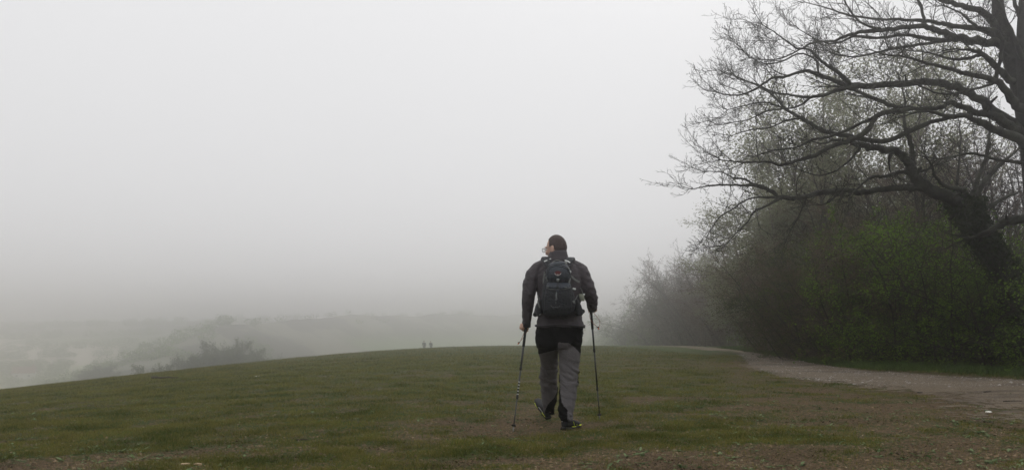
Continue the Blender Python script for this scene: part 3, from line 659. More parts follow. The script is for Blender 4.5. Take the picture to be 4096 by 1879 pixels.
# taller fringe along the verge under the thicket
n = 60000; t = rng.random(n)**1.5*34+13.5
fx = np.interp(t, [14, 16.8, 18.5, 21, 23.5, 28, 35, 46, 75], [11.4, 10.6, 9.4, 9.0, 9.2, 9.9, 11.6, 13.1, 15.6])
x = fx+rng.normal(-.1, .5, n); y = t; z = terrain(x, y)
m_ = ~on_path(x, y); x, y, z = x[m_], y[m_], z[m_]; n = len(x)
hgt = rng.uniform(.04, .2, n)*(.5+fbm(x*2, y*2, 2, 8)); wd = rng.uniform(.004, .009, n); a = rng.uniform(0, 6.283, n); b_ = rng.uniform(0, 6.283, n); lean = hgt*rng.uniform(.2, .8, n)
base = np.stack([x, y, z-.01], 1); w_ = np.stack([np.cos(a), np.sin(a), np.zeros(n)], 1)*wd[:, None]; dr = np.stack([np.cos(b_), np.sin(b_), np.zeros(n)], 1)
mid = base+dr*(lean*.35)[:, None]; mid[:, 2] += hgt*.6; top = base+dr*lean[:, None]; top[:, 2] += hgt
V = np.stack([base-w_, base+w_, mid+w_*.8, mid-w_*.8, top], 1).reshape(-1, 3); i = np.arange(n)*5
loops = np.stack([i, i+1, i+2, i+3, i+3, i+2, i+4], 1).ravel(); sizes = np.tile([4, 3], n)
g_ = link('verge_grass', mesh_np('verge_grass', V, loops, sizes), leafmat('verge_blade', (.02, .045, .01), (.05, .095, .02), (.09, .14, .035), .3))
tag(g_, 'longer green grass fringing the foot of the thicket behind the path', 'grass', kind='stuff')
# broad-leaved weeds, flat rosettes
WEED = leafmat('weed_leaf', (.03, .065, .018), (.1, .15, .055), (.2, .25, .13), .2)
V, Q = [], []
def leaf(cx, cy, cz, a, L, W, up, curl):
    k = len(V); c, s = math.cos(a), math.sin(a)
    for t, w in ((0, .12), (.35, .9), (.7, .8), (1, .08)):
        zz = cz+up*L*t-curl*L*t*t
        for q in (-1, 0, 1):
            V.append((cx+c*L*t-s*W*w*q*.5, cy+s*L*t+c*W*w*q*.5, zz+.12*W*abs(q)))
    for r in range(3):
        for q in range(2): Q.append((k+r*3+q, k+r*3+q+1, k+r*3+q+4, k+r*3+q+3))
random.seed(31)
for _ in range(2600):
    x, y = [float(v[0]) for v in scatter(1, 4.7, 12.5, .7, 2.3)]
    if float(fbm(x*.8, y*.8, 2, 44)) < .46: continue
    z = gz(x, y); r = random.uniform(.012, .036) if random.random() < .85 else random.uniform(.04, .06)
    for k in range(random.randint(2, 6)):
        leaf(x+random.gauss(0, .012), y+random.gauss(0, .012), z+.004, random.uniform(0, 6.28), r, r*random.uniform(.35, .6), random.uniform(.1, .7), random.uniform(.1, .5))
w_ = link('weeds', quads_mesh('weeds', V, Q, True), WEED); tag(w_, 'flat broad-leaved weeds dotted through the foreground turf', 'weeds', kind='stuff')
# clods, crumbs and leaf litter on the bare earth
def pebbles(name, x, y, size, m, label, cat, squash=.55):
    n = len(x); z = terrain(x, y)+micro(x, y); s = size[:, None, None]
    o = np.array([(1, 0, 0), (0, 1, 0), (-1, 0, 0), (0, -1, 0), (0, 0, 1), (0, 0, -.3)], float)[None]*np.ones((n, 1, 1))
    o = o*(1+.45*rng.uniform(-1, 1, (n, 6, 1))); a = rng.uniform(0, 6.28, n); c, s2 = np.cos(a)[:, None], np.sin(a)[:, None]
    P = np.stack([(o[:, :, 0]*c-o[:, :, 1]*s2), (o[:, :, 0]*s2+o[:, :, 1]*c)*rng.uniform(.5, 1, (n, 1)), o[:, :, 2]*squash], 2)*s
    P[:, :, 0] += x[:, None]; P[:, :, 1] += y[:, None]; P[:, :, 2] += z[:, None]+.002
    F = np.array([(0, 1, 4), (1, 2, 4), (2, 3, 4), (3, 0, 4), (1, 0, 5), (2, 1, 5), (3, 2, 5), (0, 3, 5)])
    Q = (F[None]+(np.arange(n)*6)[:, None, None]).reshape(-1, 3)
    o_ = link(name, quads_mesh(name, P.reshape(-1, 3), Q), m); tag(o_, label, cat, kind='stuff')
x, y = scatter(60000, 4.6, 17, .7, 2.0); s_ = soilness(x, y); k = s_ > rng.uniform(.52, .72, len(x)); x, y = x[k], y[k]
pebbles('soil_crumbs', x, y, rng.uniform(.003, .009, len(x))*(1+(rng.random(len(x)) > .97)*1.6), leafmat('crumb', (.018, .012, .008), (.09, .06, .036), (.26, .19, .12), 0), 'dark crumbs of soil and dead leaf on the bare patches', 'soil')
x = rng.uniform(4, 13, 60000); y = rng.uniform(13, 32, 60000); k = on_path(x, y); x, y = x[k], y[k]
pebbles('path_gravel', x, y, rng.uniform(.004, .013, len(x))*(1+(rng.random(len(x)) > .97)*1.8), leafmat('stone_chip', (.07, .06, .05), (.24, .21, .18), (.42, .39, .36), 0), 'loose stone chips strewn over the path', 'gravel')
# a few single things lying on the ground
STICK = mat('dead_stick', (.03, .024, .02), .9, noise_=(20, (.07, .055, .045), .2)); CHIP = mat('split_wood', (.5, .38, .24), .8, noise_=(30, (.36, .25, .15), .2)); CHALK = mat('chalk', (.75, .73, .68), .9, noise_=(20, (.6, .57, .5), .2))
def stick(X, Y, L, r, rz, label, m=STICK):
    p = onground(X, Y); random.seed(int(X)); Wd = Wood(); P = [Vector((-L/2+L*k/6, random.gauss(0, L*.02), r*.9+random.uniform(0, r*.6))) for k in range(7)]
    Wd.tube([tuple(q) for q in P], [r*(1-.08*k) for k in range(7)], 6); Wd.tube([tuple(P[3]), tuple(P[3]+Vector((L*.12, L*.1, r)))], [r*.5, r*.2], 4)
    o = link('stick', quads_mesh('stick', *Wd.build(), True), m); o.location = (p.x, p.y, gz(p.x, p.y)); o.rotation_euler = (0, 0, rz); tag(o, label, 'stick')
stick(3950, 1570, .17, .011, .5, 'short dark stick on the gravel path near the right edge')
stick(4050, 1606, .26, .009, .05, 'longer thin stick in front of the short one at the right edge of the path')
stick(658, 1515, .62, .03, .08, 'dark fallen branch lying on the turf near the left horizon of the field')
stick(1210, 1757, .11, .006, .1, 'small brown twig on the grass left of the walker')
def stone(X, Y, s, label, m, cat='stone', name='stone', flat=.5):
    p = onground(X, Y); bm = bmesh.new(); bmesh.ops.create_icosphere(bm, subdivisions=2, radius=s)
    for v in bm.verts:
        f = 1+.35*(noise.noise(v.co*1.3/s+Vector((X, Y, 0)))); v.co = Vector((v.co.x*f*1.5, v.co.y*f, v.co.z*f*flat))
    me = bpy.data.meshes.new(name); bm.to_mesh(me); bm.free(); o = link(name, me, m); o.location = (p.x, p.y, gz(p.x, p.y)+s*flat*.5); o.rotation_euler = (0, 0, X*.7)
    tag(o, label, cat)
stone(3955, 1648, .033, 'flat white stone on the bare earth near the right edge', CHALK, flat=.35)
stone(3040, 1490, .03, 'dark stone on the path where it widens', STICK, flat=.5)
stone(3680, 1569, .028, 'dark clod on the middle of the path', STICK, flat=.5)
stone(1030, 1504, .05, 'small white scrap lying on the grass near the left skyline', CHALK, 'litter', 'litter_scrap', .25)
for X, Y, s, rz, lb in ((738, 1858, .036, .1, 'thin pale wood chip, left one of two at the bottom edge'), (790, 1856, .03, -.2, 'thicker pale orange wood chip, right one of two at the bottom edge')):
    p = onground(X, Y); v = [(-s, -.3*s, 0), (.9*s, -.45*s, 0), (1.15*s, .2*s, 0), (-.7*s, .42*s, 0)]; v += [(a*.85, b*.8, .35*s*(1+.4*a/s)) for a, b, c in v]
    o = obj_pd('wood_chip', v, [(3, 2, 1, 0), (4, 5, 6, 7), (0, 1, 5, 4), (1, 2, 6, 5), (2, 3, 7, 6), (3, 0, 4, 7)], CHIP, smooth=False); o.location = (p.x, p.y, gz(p.x, p.y)+.004); o.rotation_euler = (.1, .12, rz); tag(o, lb, 'wood chip', 'pale wood chips')

# fallen leaves and straw, pale and dark
x, y = scatter(9000, 4.6, 14, .7, 2.2); z = terrain(x, y)+micro(x, y)+.006
V, Q = leaf_quads(np.stack([x, y, z], 1), .022, .6, .75, .5)
l_ = link('leaf_litter', quads_mesh('leaf_litter', V, Q), leafmat('dead_leaf', (.03, .018, .01), (.13, .08, .045), (.3, .24, .16), .1)); tag(l_, 'scraps of dead leaf and straw in the foreground turf', 'leaves', kind='stuff')
# wire fence along the foot of the far thicket
WOODP = mat('weathered_post', (.07, .06, .05), .9, noise_=(12, (.12, .105, .09), .2)); WIRE = mat('fence_wire', (.12, .12, .12), .6, .6)
posts = [(3483, 21.0), (3391, 22.6), (3158, 28.2), (3060, 33.5), (2990, 39.0), (2913, 46), (2873, 50), (2822, 57), (2780, 63)]
fe = empty('wire_fence', (*pp(*posts[0]), tz(*pp(*posts[0])))); tag(fe, 'low fence of thin weathered posts and wire at the foot of the thicket', 'fence')
tops = []
for k, (X, d) in enumerate(posts):
    px, py = pp(X, d); g = Vector((px, py, tz(px, py))); lean = Vector((random.gauss(0, .04), random.gauss(0, .04), 1)); h = 1.15+random.uniform(-.08, .12)
    Wd = Wood(); Wd.tube([tuple(g-Vector((0, 0, .1))), tuple(g+lean*h*.5), tuple(g+lean*h), tuple(g+lean*(h+.012))], [.035, .033, .031, .006], 8); V, Q = Wd.build()
    link('post', quads_mesh('post', V-np.array(fe.location), Q, True), WOODP, fe); tops.append((g, lean, h))
for f_ in (.35, .62, .9):
    Wd = Wood(); Wd.tube([tuple(g+l*h*f_+Vector((0, -.045, 0))) for g, l, h in tops], [.004]*len(tops), 4); V, Q = Wd.build(); link('wire', quads_mesh('wire', V-np.array(fe.location), Q, True), WIRE, fe)

# a white cottage down in the valley
hx, hy = (98-CX)/FPX*282, 282; hzv = tz(hx, hy)
ct = empty('cottage', (hx, hy, hzv), .3); tag(ct, 'tiny white cottage with a dull red roof on the valley floor at far left', 'house')
WHT = mat('limewash', (.8, .8, .78), .8, noise_=(2, (.7, .69, .66), .2)); RED = mat('clay_tile', (.25, .1, .07), .85, noise_=(3, (.18, .08, .06), .2)); GLS = mat('dark_window', (.03, .035, .04), .2)
w2, d2, h2 = 3.4, 2.1, 2.4
obj_pd('wall', [(-w2, -d2, 0), (w2, -d2, 0), (w2, d2, 0), (-w2, d2, 0), (-w2, -d2, h2), (w2, -d2, h2), (w2, d2, h2), (-w2, d2, h2), (-w2, 0, h2+1.9), (w2, 0, h2+1.9)],
       [(0, 1, 5, 4), (1, 2, 6, 9, 5), (2, 3, 7, 6), (3, 0, 4, 8, 7)], WHT, ct, False)
e = .3
rf = obj_pd('roof', [(-w2-e, -d2-e, h2-.2), (w2+e, -d2-e, h2-.2), (w2+e, 0, h2+2.05), (-w2-e, 0, h2+2.05), (w2+e, d2+e, h2-.2), (-w2-e, d2+e, h2-.2), (-w2-e, 0, h2+1.93), (w2+e, 0, h2+1.93), (-w2-e, -d2-e, h2-.32), (w2+e, -d2-e, h2-.32), (w2+e, d2+e, h2-.32), (-w2-e, d2+e, h2-.32)],
       [(0, 1, 2, 3), (3, 2, 4, 5), (9, 8, 6, 7), (7, 6, 11, 10), (0, 8, 9, 1), (5, 4, 10, 11), (0, 3, 6, 8), (3, 5, 11, 6), (1, 9, 7, 2), (2, 7, 10, 4)], RED, ct, False)
obj_pd('chimney', [(x, y, z) for z in (h2+1.2, h2+2.9) for x, y in ((2.4, -.35), (3.1, -.35), (3.1, .35), (2.4, .35))], [(0, 1, 5, 4), (1, 2, 6, 5), (2, 3, 7, 6), (3, 0, 4, 7), (4, 5, 6, 7)], RED, rf, False)
for wx in (-1.9, 1.9): obj_pd('window', [(wx+a, y, z) for y in (-d2-.03, -d2+.1) for a, z in ((-.3, .9), (.3, .9), (.3, 1.6), (-.3, 1.6))], [(0, 1, 2, 3), (4, 7, 6, 5), (0, 4, 5, 1), (1, 5, 6, 2), (2, 6, 7, 3), (3, 7, 4, 0)], GLS, ct, False)
# ------------------------------------------------------------------ the walker
from mathutils.bvhtree import BVHTree
MD = 7.46
MO = Vector(((2225-CX)/FPX*MD, MD, 0)); MO.z = gz(MO.x, MO.y)-.004
def c1(x, y, dy): return at(2000+x/2.626, 900+y/2.626, MD+dy)-MO
def c2(x, y, dy): return at(2000+x/2.626, 1300+y/2.626, MD+dy)-MO
def M(px, dy=.2): return px/2.626*(MD+dy)/FPX
def loft(rings, n=20, sup=2.0):
    """rings: (centre, half width, half depth, axis-u, axis-v) -> closed tube"""
    V, F = [], []
    for c, a, b, u, v in rings:
        for k in range(n):
            t = 2*math.pi*k/n; ct, st = math.cos(t), math.sin(t)
            V.append(c+u*(a*math.copysign(abs(ct)**(2/sup), ct))+v*(b*math.copysign(abs(st)**(2/sup), st)))
    m = len(rings)
    for j in range(m-1):
        for k in range(n): F.append((j*n+k, j*n+(k+1) % n, (j+1)*n+(k+1) % n, (j+1)*n+k))
    V.append(rings[0][0]); V.append(rings[-1][0])
    for k in range(n): F.append((m*n, (k+1) % n, k)); F.append((m*n+1, (m-1)*n+k, (m-1)*n+(k+1) % n))
    return V, F
def hrings(spec, sup=2.0):                            # horizontal rings from (centre, a, b)
    return loft([(c, a, b, Vector((1, 0, 0)), Vector((0, 1, 0))) for c, a, b in spec], 24, sup)
def limbt(pts, n=14):                                 # (point, radius) chain, rings across the chain
    out = []; P = [p for p, r in pts]
    for i, (p, r) in enumerate(pts):
        d = (P[min(i+1, len(P)-1)]-P[max(i-1, 0)]).normalized(); ref = Vector((0, 1, 0)) if abs(d.y) < .85 else Vector((1, 0, 0))
        u = d.cross(ref).normalized(); v = d.cross(u)
        out.append((p, r, r, u, v))
    c, r, _, u, v = out[0]; d = (P[0]-P[1]).normalized(); out.insert(0, (c+d*r*.5, r*.72, r*.72, u, v))
    c, r, _, u, v = out[-1]; d = (P[-1]-P[-2]).normalized(); out.append((c+d*r*.5, r*.72, r*.72, u, v))
    return loft(out, n)
def ball(c, rx, ry, rz, rot=None, n=12):
    V, F = [], []; rot = rot or Matrix.Identity(3)
    for j in range(n+1):
        for k in range(2*n):
            th, ph = math.pi*j/n, math.pi*k/n; V.append(c+rot@Vector((rx*math.sin(th)*math.cos(ph), ry*math.sin(th)*math.sin(ph), rz*math.cos(th))))
    for j in range(n):
        for k in range(2*n): F.append((j*2*n+k, (j+1)*2*n+k, (j+1)*2*n+(k+1) % (2*n), j*2*n+(k+1) % (2*n)))
    return V, F
def join(parts):
    V, F = [], []
    for v, f in parts:
        o = len(V); V += [Vector(q) for q in v]; F += [tuple(i+o for i in q) for q in f]
    return V, F
def fuse(parts, voxel, smooth=2):
    """join closed shapes into one continuous surface"""
    V, F = join(parts); me = bpy.data.meshes.new('tmp'); me.from_pydata([tuple(v) for v in V], [], F); me.update()
    bm = bmesh.new(); bm.from_mesh(me); bmesh.ops.remove_doubles(bm, verts=bm.verts, dist=1e-6); bmesh.ops.recalc_face_normals(bm, faces=bm.faces); bm.to_mesh(me); bm.free()
    o = bpy.data.objects.new('tmp', me); COL.objects.link(o)
    r = o.modifiers.new('r', 'REMESH'); r.mode = 'VOXEL'; r.voxel_size = voxel; r.use_smooth_shade = True
    if smooth: s = o.modifiers.new('s', 'SMOOTH'); s.iterations = smooth; s.factor = .5
    dg = bpy.context.evaluated_depsgraph_get(); m2 = bpy.data.meshes.new_from_object(o.evaluated_get(dg)); bpy.data.objects.remove(o); return m2
def relief(me, fn):
    n = len(me.vertices); co = np.empty(n*3, np.float32); me.vertices.foreach_get('co', co); co = co.reshape(-1, 3)
    nr = np.empty(n*3, np.float32); me.vertex_normals.foreach_get('vector', nr); nr = nr.reshape(-1, 3)
    co += nr*fn(co)[:, None].astype(np.float32); me.vertices.foreach_set('co', co.ravel()); me.update(); return me
def addm(name, me, mats, parent, smooth=True):
    me.polygons.foreach_set('use_smooth', [smooth]*len(me.polygons)); me.materials.clear(); return link(name, me, mats, parent)
def add(name, VF, mats, parent, smooth=True): return obj_pd(name, VF[0], VF[1], mats, parent, smooth)

SKIN = mat('skin', (.46, .28, .21), .5, noise_=(25, (.52, .33, .25), .25), spec=.4)
HAIR = mat('dark_short_hair', (.028, .017, .015), .65, noise_=(90, (.085, .052, .045), .22), bump=(220, .6))
JACK = mat('softshell_jacket', (.030, .0235, .028), .6, noise_=(9, (.044, .035, .041), .25), bump=(60, .3), spec=.35)
JTRIM = mat('jacket_trim', (.02, .017, .02), .6)
TRG = mat('grey_trouser_cloth', (.078, .073, .075), .8, noise_=(14, (.108, .1, .102), .25), bump=(90, .4), spec=.2)
TRB = mat('black_trouser_panel', (.003, .003, .0035), .9, spec=.05, bump=(90, .3))
SHB = mat('black_shoe', (.012, .012, .013), .7, bump=(80, .5)); SOLE = mat('rubber_sole', (.02, .019, .018), .8, bump=(60, .6))
YEL = mat('acid_yellow_trim', (.62, .72, .05), .6); WHI = mat('light_grey_trim', (.5, .5, .5), .6)
PK = mat('slate_pack_nylon', (.022, .029, .04), .55, noise_=(12, (.034, .043, .056), .25), bump=(70, .5), spec=.4)
PKD = mat('black_pack_nylon', (.006, .0075, .010), .65, noise_=(12, (.010, .012, .016), .25), bump=(70, .5), spec=.3)
WEB = mat('grey_webbing', (.16, .17, .16), .7, bump=(150, .4)); WEBD = mat('dark_webbing', (.02, .022, .024), .7, bump=(150, .4)); BUCK = mat('pale_buckle', (.42, .45, .45), .5); REFL = mat('reflective_bar', (.62, .64, .62), .35)
REDM = mat('dull_red_badge', (.09, .012, .014), .5); ORG = mat('orange_cord', (.32, .1, .05), .7); ORG2 = mat('orange_tassel', (.6, .12, .03), .6)
POLE = mat('anodised_pole', (.05, .052, .055), .4, .5); PGRIP = mat('cork_black_grip', (.012, .011, .011), .85, bump=(120, .5)); PTIP = mat('steel_tip', (.2, .2, .2), .4, .8)

man = empty('person', MO)
tag(man, 'man walking away in dark jacket, grey trousers and backpack, head turned left', 'person')

# --- shapes shared by clothes and the body underneath: centre, half width, half depth
tor = [(c1(631, 1075, .24), M(250), .150), (c1(630, 1055, .24), M(254), .155), (c1(628, 1000, .24), M(240), .15), (c1(626, 930, .245), M(232), .145), (c1(625, 860, .25), M(228), .14), (c1(624, 780, .255), M(230), .14),
       (c1(624, 700, .26), M(236), .142), (c1(624, 620, .265), M(244), .145), (c1(620, 540, .27), M(248), .142), (c1(617, 480, .275), M(240), .132), (c1(615, 430, .28), M(212), .115), (c1(612, 395, .285), M(168), .1), (c1(609, 362, .29), M(125), .085)]
neck = [(c1(608, 375, .29), M(112), .088), (c1(608, 345, .295), M(106), .086), (c1(608, 315, .3), M(100), .083), (c1(610, 290, .305), M(95), .080), (c1(613, 270, .31), M(90), .077)]
shoL = [(c1(560, 400, .28), M(62)), (c1(470, 425, .28), M(66)), (c1(395, 462, .27), M(74)), (c1(346, 520, .26), M(79)), (c1(322, 590, .25), M(77)), (c1(308, 660, .24), M(73)), (c1(300, 735, .235), M(72)), (c1(295, 790, .24), M(70)), (c1(290, 850, .26), M(66)), (c1(283, 925, .28), M(58)), (c1(278, 990, .3), M(50)), (c1(277, 1032, .31), M(45))]
shoR = [(c1(665, 400, .28), M(62)), (c1(760, 425, .28), M(66)), (c1(830, 462, .27), M(76)), (c1(872, 520, .26), M(80)), (c1(897, 590, .25), M(77)), (c1(922, 660, .245), M(74)), (c1(945, 725, .25), M(73)), (c1(960, 775, .28), M(71)), (c1(968, 812, .35), M(64)), (c1(970, 840, .42), M(57)), (c1(968, 862, .47), M(50))]
jk = fuse([hrings(tor, 2.3), hrings(neck), limbt(shoL), limbt(shoR)], .0075, 3)
def folds(co):
    x, y, z = co[:, 0], co[:, 1], co[:, 2]
    a = fbm(x*9+z*3+y*4+20, z*16-x*7+40, 3, 61)-.5; b = fbm(x*30+y*22, z*26+x*12+60, 3, 62)-.5
    arm = np.clip((np.abs(x-.03)-.2)/.08, 0, 1)
    rid = np.abs(fbm(z*17+x*9+10, x*8-y*9+30, 2, 64)-.5)
    hem = np.clip((1.12-z)/.16, 0, 1)*np.clip((z-.6)/.1, 0, 1)*(1-arm)
    return .020*a+.002*b+arm*(.030*(rid-.12))+hem*(.01*(fbm(x*14, z*7+5, 2, 66)-.5))
relief(jk, folds); jacket = addm('jacket', jk, JACK, man)
# collar standing up round the neck, hem cord, cuffs
def ringtube(pts, r, n=8, closed=True):
    V, F = [], []; m = len(pts)
    for i in range(m):
        d = (pts[(i+1) % m]-pts[i-1]).normalized(); u = d.cross(Vector((0, 0, 1)));  u = u.normalized() if u.length > .05 else Vector((1, 0, 0)); v = d.cross(u)
        for k in range(n): t = 6.2832*k/n; V.append(pts[i]+u*r*math.cos(t)+v*r*math.sin(t))
    for i in range(m if closed else m-1):
        for k in range(n): a = (i+1) % m; F.append((i*n+k, i*n+(k+1) % n, a*n+(k+1) % n, a*n+k))
    if not closed: F.append(tuple(range(n))[::-1]); F.append(tuple((m-1)*n+k for k in range(n)))
    return V, F
def shell(rows, th):                                  # rows of rings -> thin-walled open band
    n = len(rows[0]); V = []; F = []; out = [r for r in rows]; cs = [sum(r, Vector())/n for r in rows]
    inn = [[p+(c-p).normalized()*th for p in r] for r, c in zip(rows, cs)]; seq = out+inn[::-1]
    for r in seq: V += r
    m = len(seq)
    for j in range(m):
        for k in range(n): F.append((j*n+k, j*n+(k+1) % n, ((j+1) % m)*n+(k+1) % n, ((j+1) % m)*n+k))
    return V, F
rows = []
for cy, hw, hd, tilt in ((392, 150, .112, .0), (362, 122, .099, .001), (330, 106, .091, .003), (302, 99, .087, .005), (292, 97, .086, .006), (288, 93, .083, .006)):
    c = c1(610, cy, .295); rows.append([c+Vector((M(hw)*math.cos(t), hd*math.sin(t), -tilt*1.6*math.sin(t)-tilt*1.1*max(0, -math.cos(t)) + .003*math.sin(5*t+cy))) for t in np.linspace(0, 6.2832, 32, endpoint=False)])
add('collar', shell(rows, .006), JACK, jacket)
c, a, b = tor[1]; add('hem_cord', ringtube([c+Vector(((a+.004)*math.copysign(abs(math.cos(t))**.87, math.cos(t)), (b+.004)*math.copysign(abs(math.sin(t))**.87, math.sin(t)), .006*math.sin(3*t))) for t in np.linspace(0, 6.2832, 40, endpoint=False)], .009), JTRIM, jacket)
add('cord_lock', ball(c1(882, 1072, .18), .012, .012, .010), JTRIM, jacket)
for ch in (shoL, shoR):
    p, r = ch[-1]; q, _ = ch[-2]; d = (p-q).normalized(); u = d.cross(Vector((0, 1, 0)) if abs(d.y) < .8 else Vector((1, 0, 0))).normalized(); v = d.cross(u)
    add('cuff', shell([[p+d*s+(u*math.cos(t)+v*math.sin(t))*(r*k+.002*math.sin(4*t)) for t in np.linspace(0, 6.2832, 20, endpoint=False)] for s, k in ((-.02, 1.02), (.0, 1.06), (.02, 1.05), (.034, .98))], .004), JTRIM, jacket)

# --- trousers
pel = [(c1(630, 1035, .24), M(232), .14), (c2(628, 20, .24), M(246), .15), (c2(622, 80, .24), M(250), .155), (c2(618, 140, .24), M(249), .155), (c2(615, 200, .24), M(240), .15), (c2(612, 240, .24), M(225), .13)]
def leg(rows, d0, d1, kn):
    out = []
    for k, (y, c, hw) in enumerate(rows):
        t = (y-rows[0][0])/(rows[-1][0]-rows[0][0]); dy = d0+(d1-d0)*t+kn*math.sin(math.pi*min(1, t*1.05))
        out.append((c2(c, y, dy), M(hw, dy), M(hw, dy)*1.03))
    return out
lL = leg([(190, 505, 112), (250, 503, 108), (320, 508, 101), (400, 517, 91), (460, 517, 90), (520, 511, 93), (600, 514, 92), (690, 518, 88), (750, 520, 84), (810, 518, 77), (860, 514, 66), (905, 511, 55), (935, 510, 50)], .25, .80, .07)
lR = leg([(190, 728, 112), (250, 729, 117), (320, 729, 115), (400, 724, 108), (470, 724, 104), (540, 722, 101), (620, 720, 99), (700, 717, 91), (770, 710, 88), (830, 702, 87), (880, 694, 83), (930, 696, 72), (975, 697, 66), (1005, 697, 64)], .23, .045, .05)
tr_ = fuse([hrings(pel, 2.2), hrings(lL), hrings(lR)], .0075, 3)
def tfolds(co):
    x, y, z = co[:, 0], co[:, 1], co[:, 2]
    kn = np.exp(-((z-.48)/.13)**2)+.9*np.exp(-((z-.13)/.09)**2)+.35
    a = np.abs(fbm(x*7-z*5+y*4+8, z*19+x*13+4, 2, 71)-.5)
    return .042*kn*(a-.09)+.014*(fbm(x*12+y*9, z*9+50, 2, 72)-.5)
relief(tr_, tfolds); trousers = addm('trousers', tr_, [TRG, TRB], man)
n = len(tr_.polygons); ce = np.empty(n*3); tr_.polygons.foreach_get('center', ce); ce = ce.reshape(-1, 3)+np.array(MO)
TX = CX+ce[:, 0]/ce[:, 1]*FPX; TY = HY-(ce[:, 2]-EYE)/ce[:, 1]*FPX; qx = (TX-2000)*2.626; qy = (TY-1300)*2.626
left_leg = qx < 609
seat = np.where(left_leg, qy < 305-np.clip((qx-400)/200, 0, 1)*50, qy < 182+np.clip((qx-690)/150, 0, 1)**1.7*112)
inR = (~left_leg) & (qy > 420) & (qx < np.interp(qy, [420, 700, 800, 850, 880, 1010], [622, 632, 645, 672, 708, 712]))
inL = left_leg & (qx > np.interp(qy, [560, 690, 760, 830, 900], [606, 600, 570, 505, 470])) & (qy > 640)
outR = (~left_leg) & (qx > np.interp(qy, [440, 520, 600, 620], [840, 822, 812, 840])) & (qy < 620) & (qy > 440)
tr_.polygons.foreach_set('material_index', (seat | inR | inL | outR).astype(np.int32)); tr_.update()
add('thigh_zip', ringtube([c2(868, 60, .16), c2(872, 85, .155), c2(866, 118, .15)], .006, 6, False), JTRIM, trousers)

# --- head (own frame: f forward, l left ear side, u up)
HC = c1(592, 246, .33); th = R(53)
Hf = Vector((-math.sin(th), math.cos(th), -.06)).normalized(); Hl = Vector((-math.cos(th), -math.sin(th), 0)).normalized(); Hu = Hf.cross(-Hl).normalized()
if Hu.z < 0: Hu = -Hu
HM = Matrix((Hl, Hf, Hu)).transposed()*1.1                # columns: l, f, u
def hp(l, f, u): return HC+HM@Vector((l, f, u))
def skull(d, off=0):
    l, f, u = d
    rl, rf, ru = .077, .098, .119
    if f > 0: rf = .094
    p = Vector((l*rl, f*rf, u*ru))
    if u < 0:                                         # jaw narrows, chin forward
        k = min(1, -u); p.x *= 1-.30*k*k; p.y *= 1-.25*k*(1 if f < 0 else .1); p.y += .012*k*max(0, f)
        if f < 0: p.z *= 1-.28*(-f)
    p.x *= 1-.12*max(0, f)**2
    return p+Vector(d)*off
def headmesh(fn, sel=None, n=40, off=0):
    V, F = [], []; idx = {}
    for j in range(n+1):
        for k in range(2*n):
            a, b_ = math.pi*j/n, math.pi*k/n; d = (math.sin(a)*math.cos(b_), math.sin(a)*math.sin(b_), math.cos(a)); V.append((fn(d, off), d))
    for j in range(n):
        for k in range(2*n):
            q = (j*2*n+k, (j+1)*2*n+k, (j+1)*2*n+(k+1) % (2*n), j*2*n+(k+1) % (2*n))
            if sel is None or sel([sum(V[i][1][m] for i in q)/4 for m in range(3)]): F.append(q)
    return [HC+HM@v for v, d in V], F
parts = [headmesh(skull)]
parts.append(ball(hp(0, .092, -.022), .012, .018, .026, HM))            # nose bridge
parts.append(ball(hp(0, .102, -.036), .015, .015, .011, HM))            # nose tip
parts.append(ball(hp(0, .088, .018), .052, .012, .009, HM))             # brow
parts.append(ball(hp(0, .090, -.068), .024, .011, .006, HM)); parts.append(ball(hp(0, .088, -.079), .021, .011, .007, HM))   # lips
parts.append(ball(hp(0, .080, -.108), .024, .020, .015, HM))            # chin
for s in (1, -1):
    parts.append(ball(hp(.040*s, .066, -.030), .026, .020, .022, HM))   # cheek
    e = Matrix.Rotation(R(-24*s), 3, 'Z')
    parts.append(ball(hp(.080*s, -.012, -.010), .007, .019, .031, HM@e)); parts.append(ball(hp(.076*s, -.004, -.026), .007, .011, .014, HM@e))
nk = [(c1(606, 400, .28), .068), (c1(606, 350, .29), .063), (c1(604, 300, .305), .06), (c1(598, 262, .32), .058)]
parts.append(limbt(nk))
# body under the clothes
sc = lambda spec, k: [(c, a*k, b*k) for c, a, b in spec]
parts += [hrings(sc(tor, .86), 2.2), hrings(sc(pel, .86), 2.1), hrings(sc(lL, .8)), hrings(sc(lR, .8))]
parts += [limbt([(p, r*.72) for p, r in ch]) for ch in (shoL, shoR)]
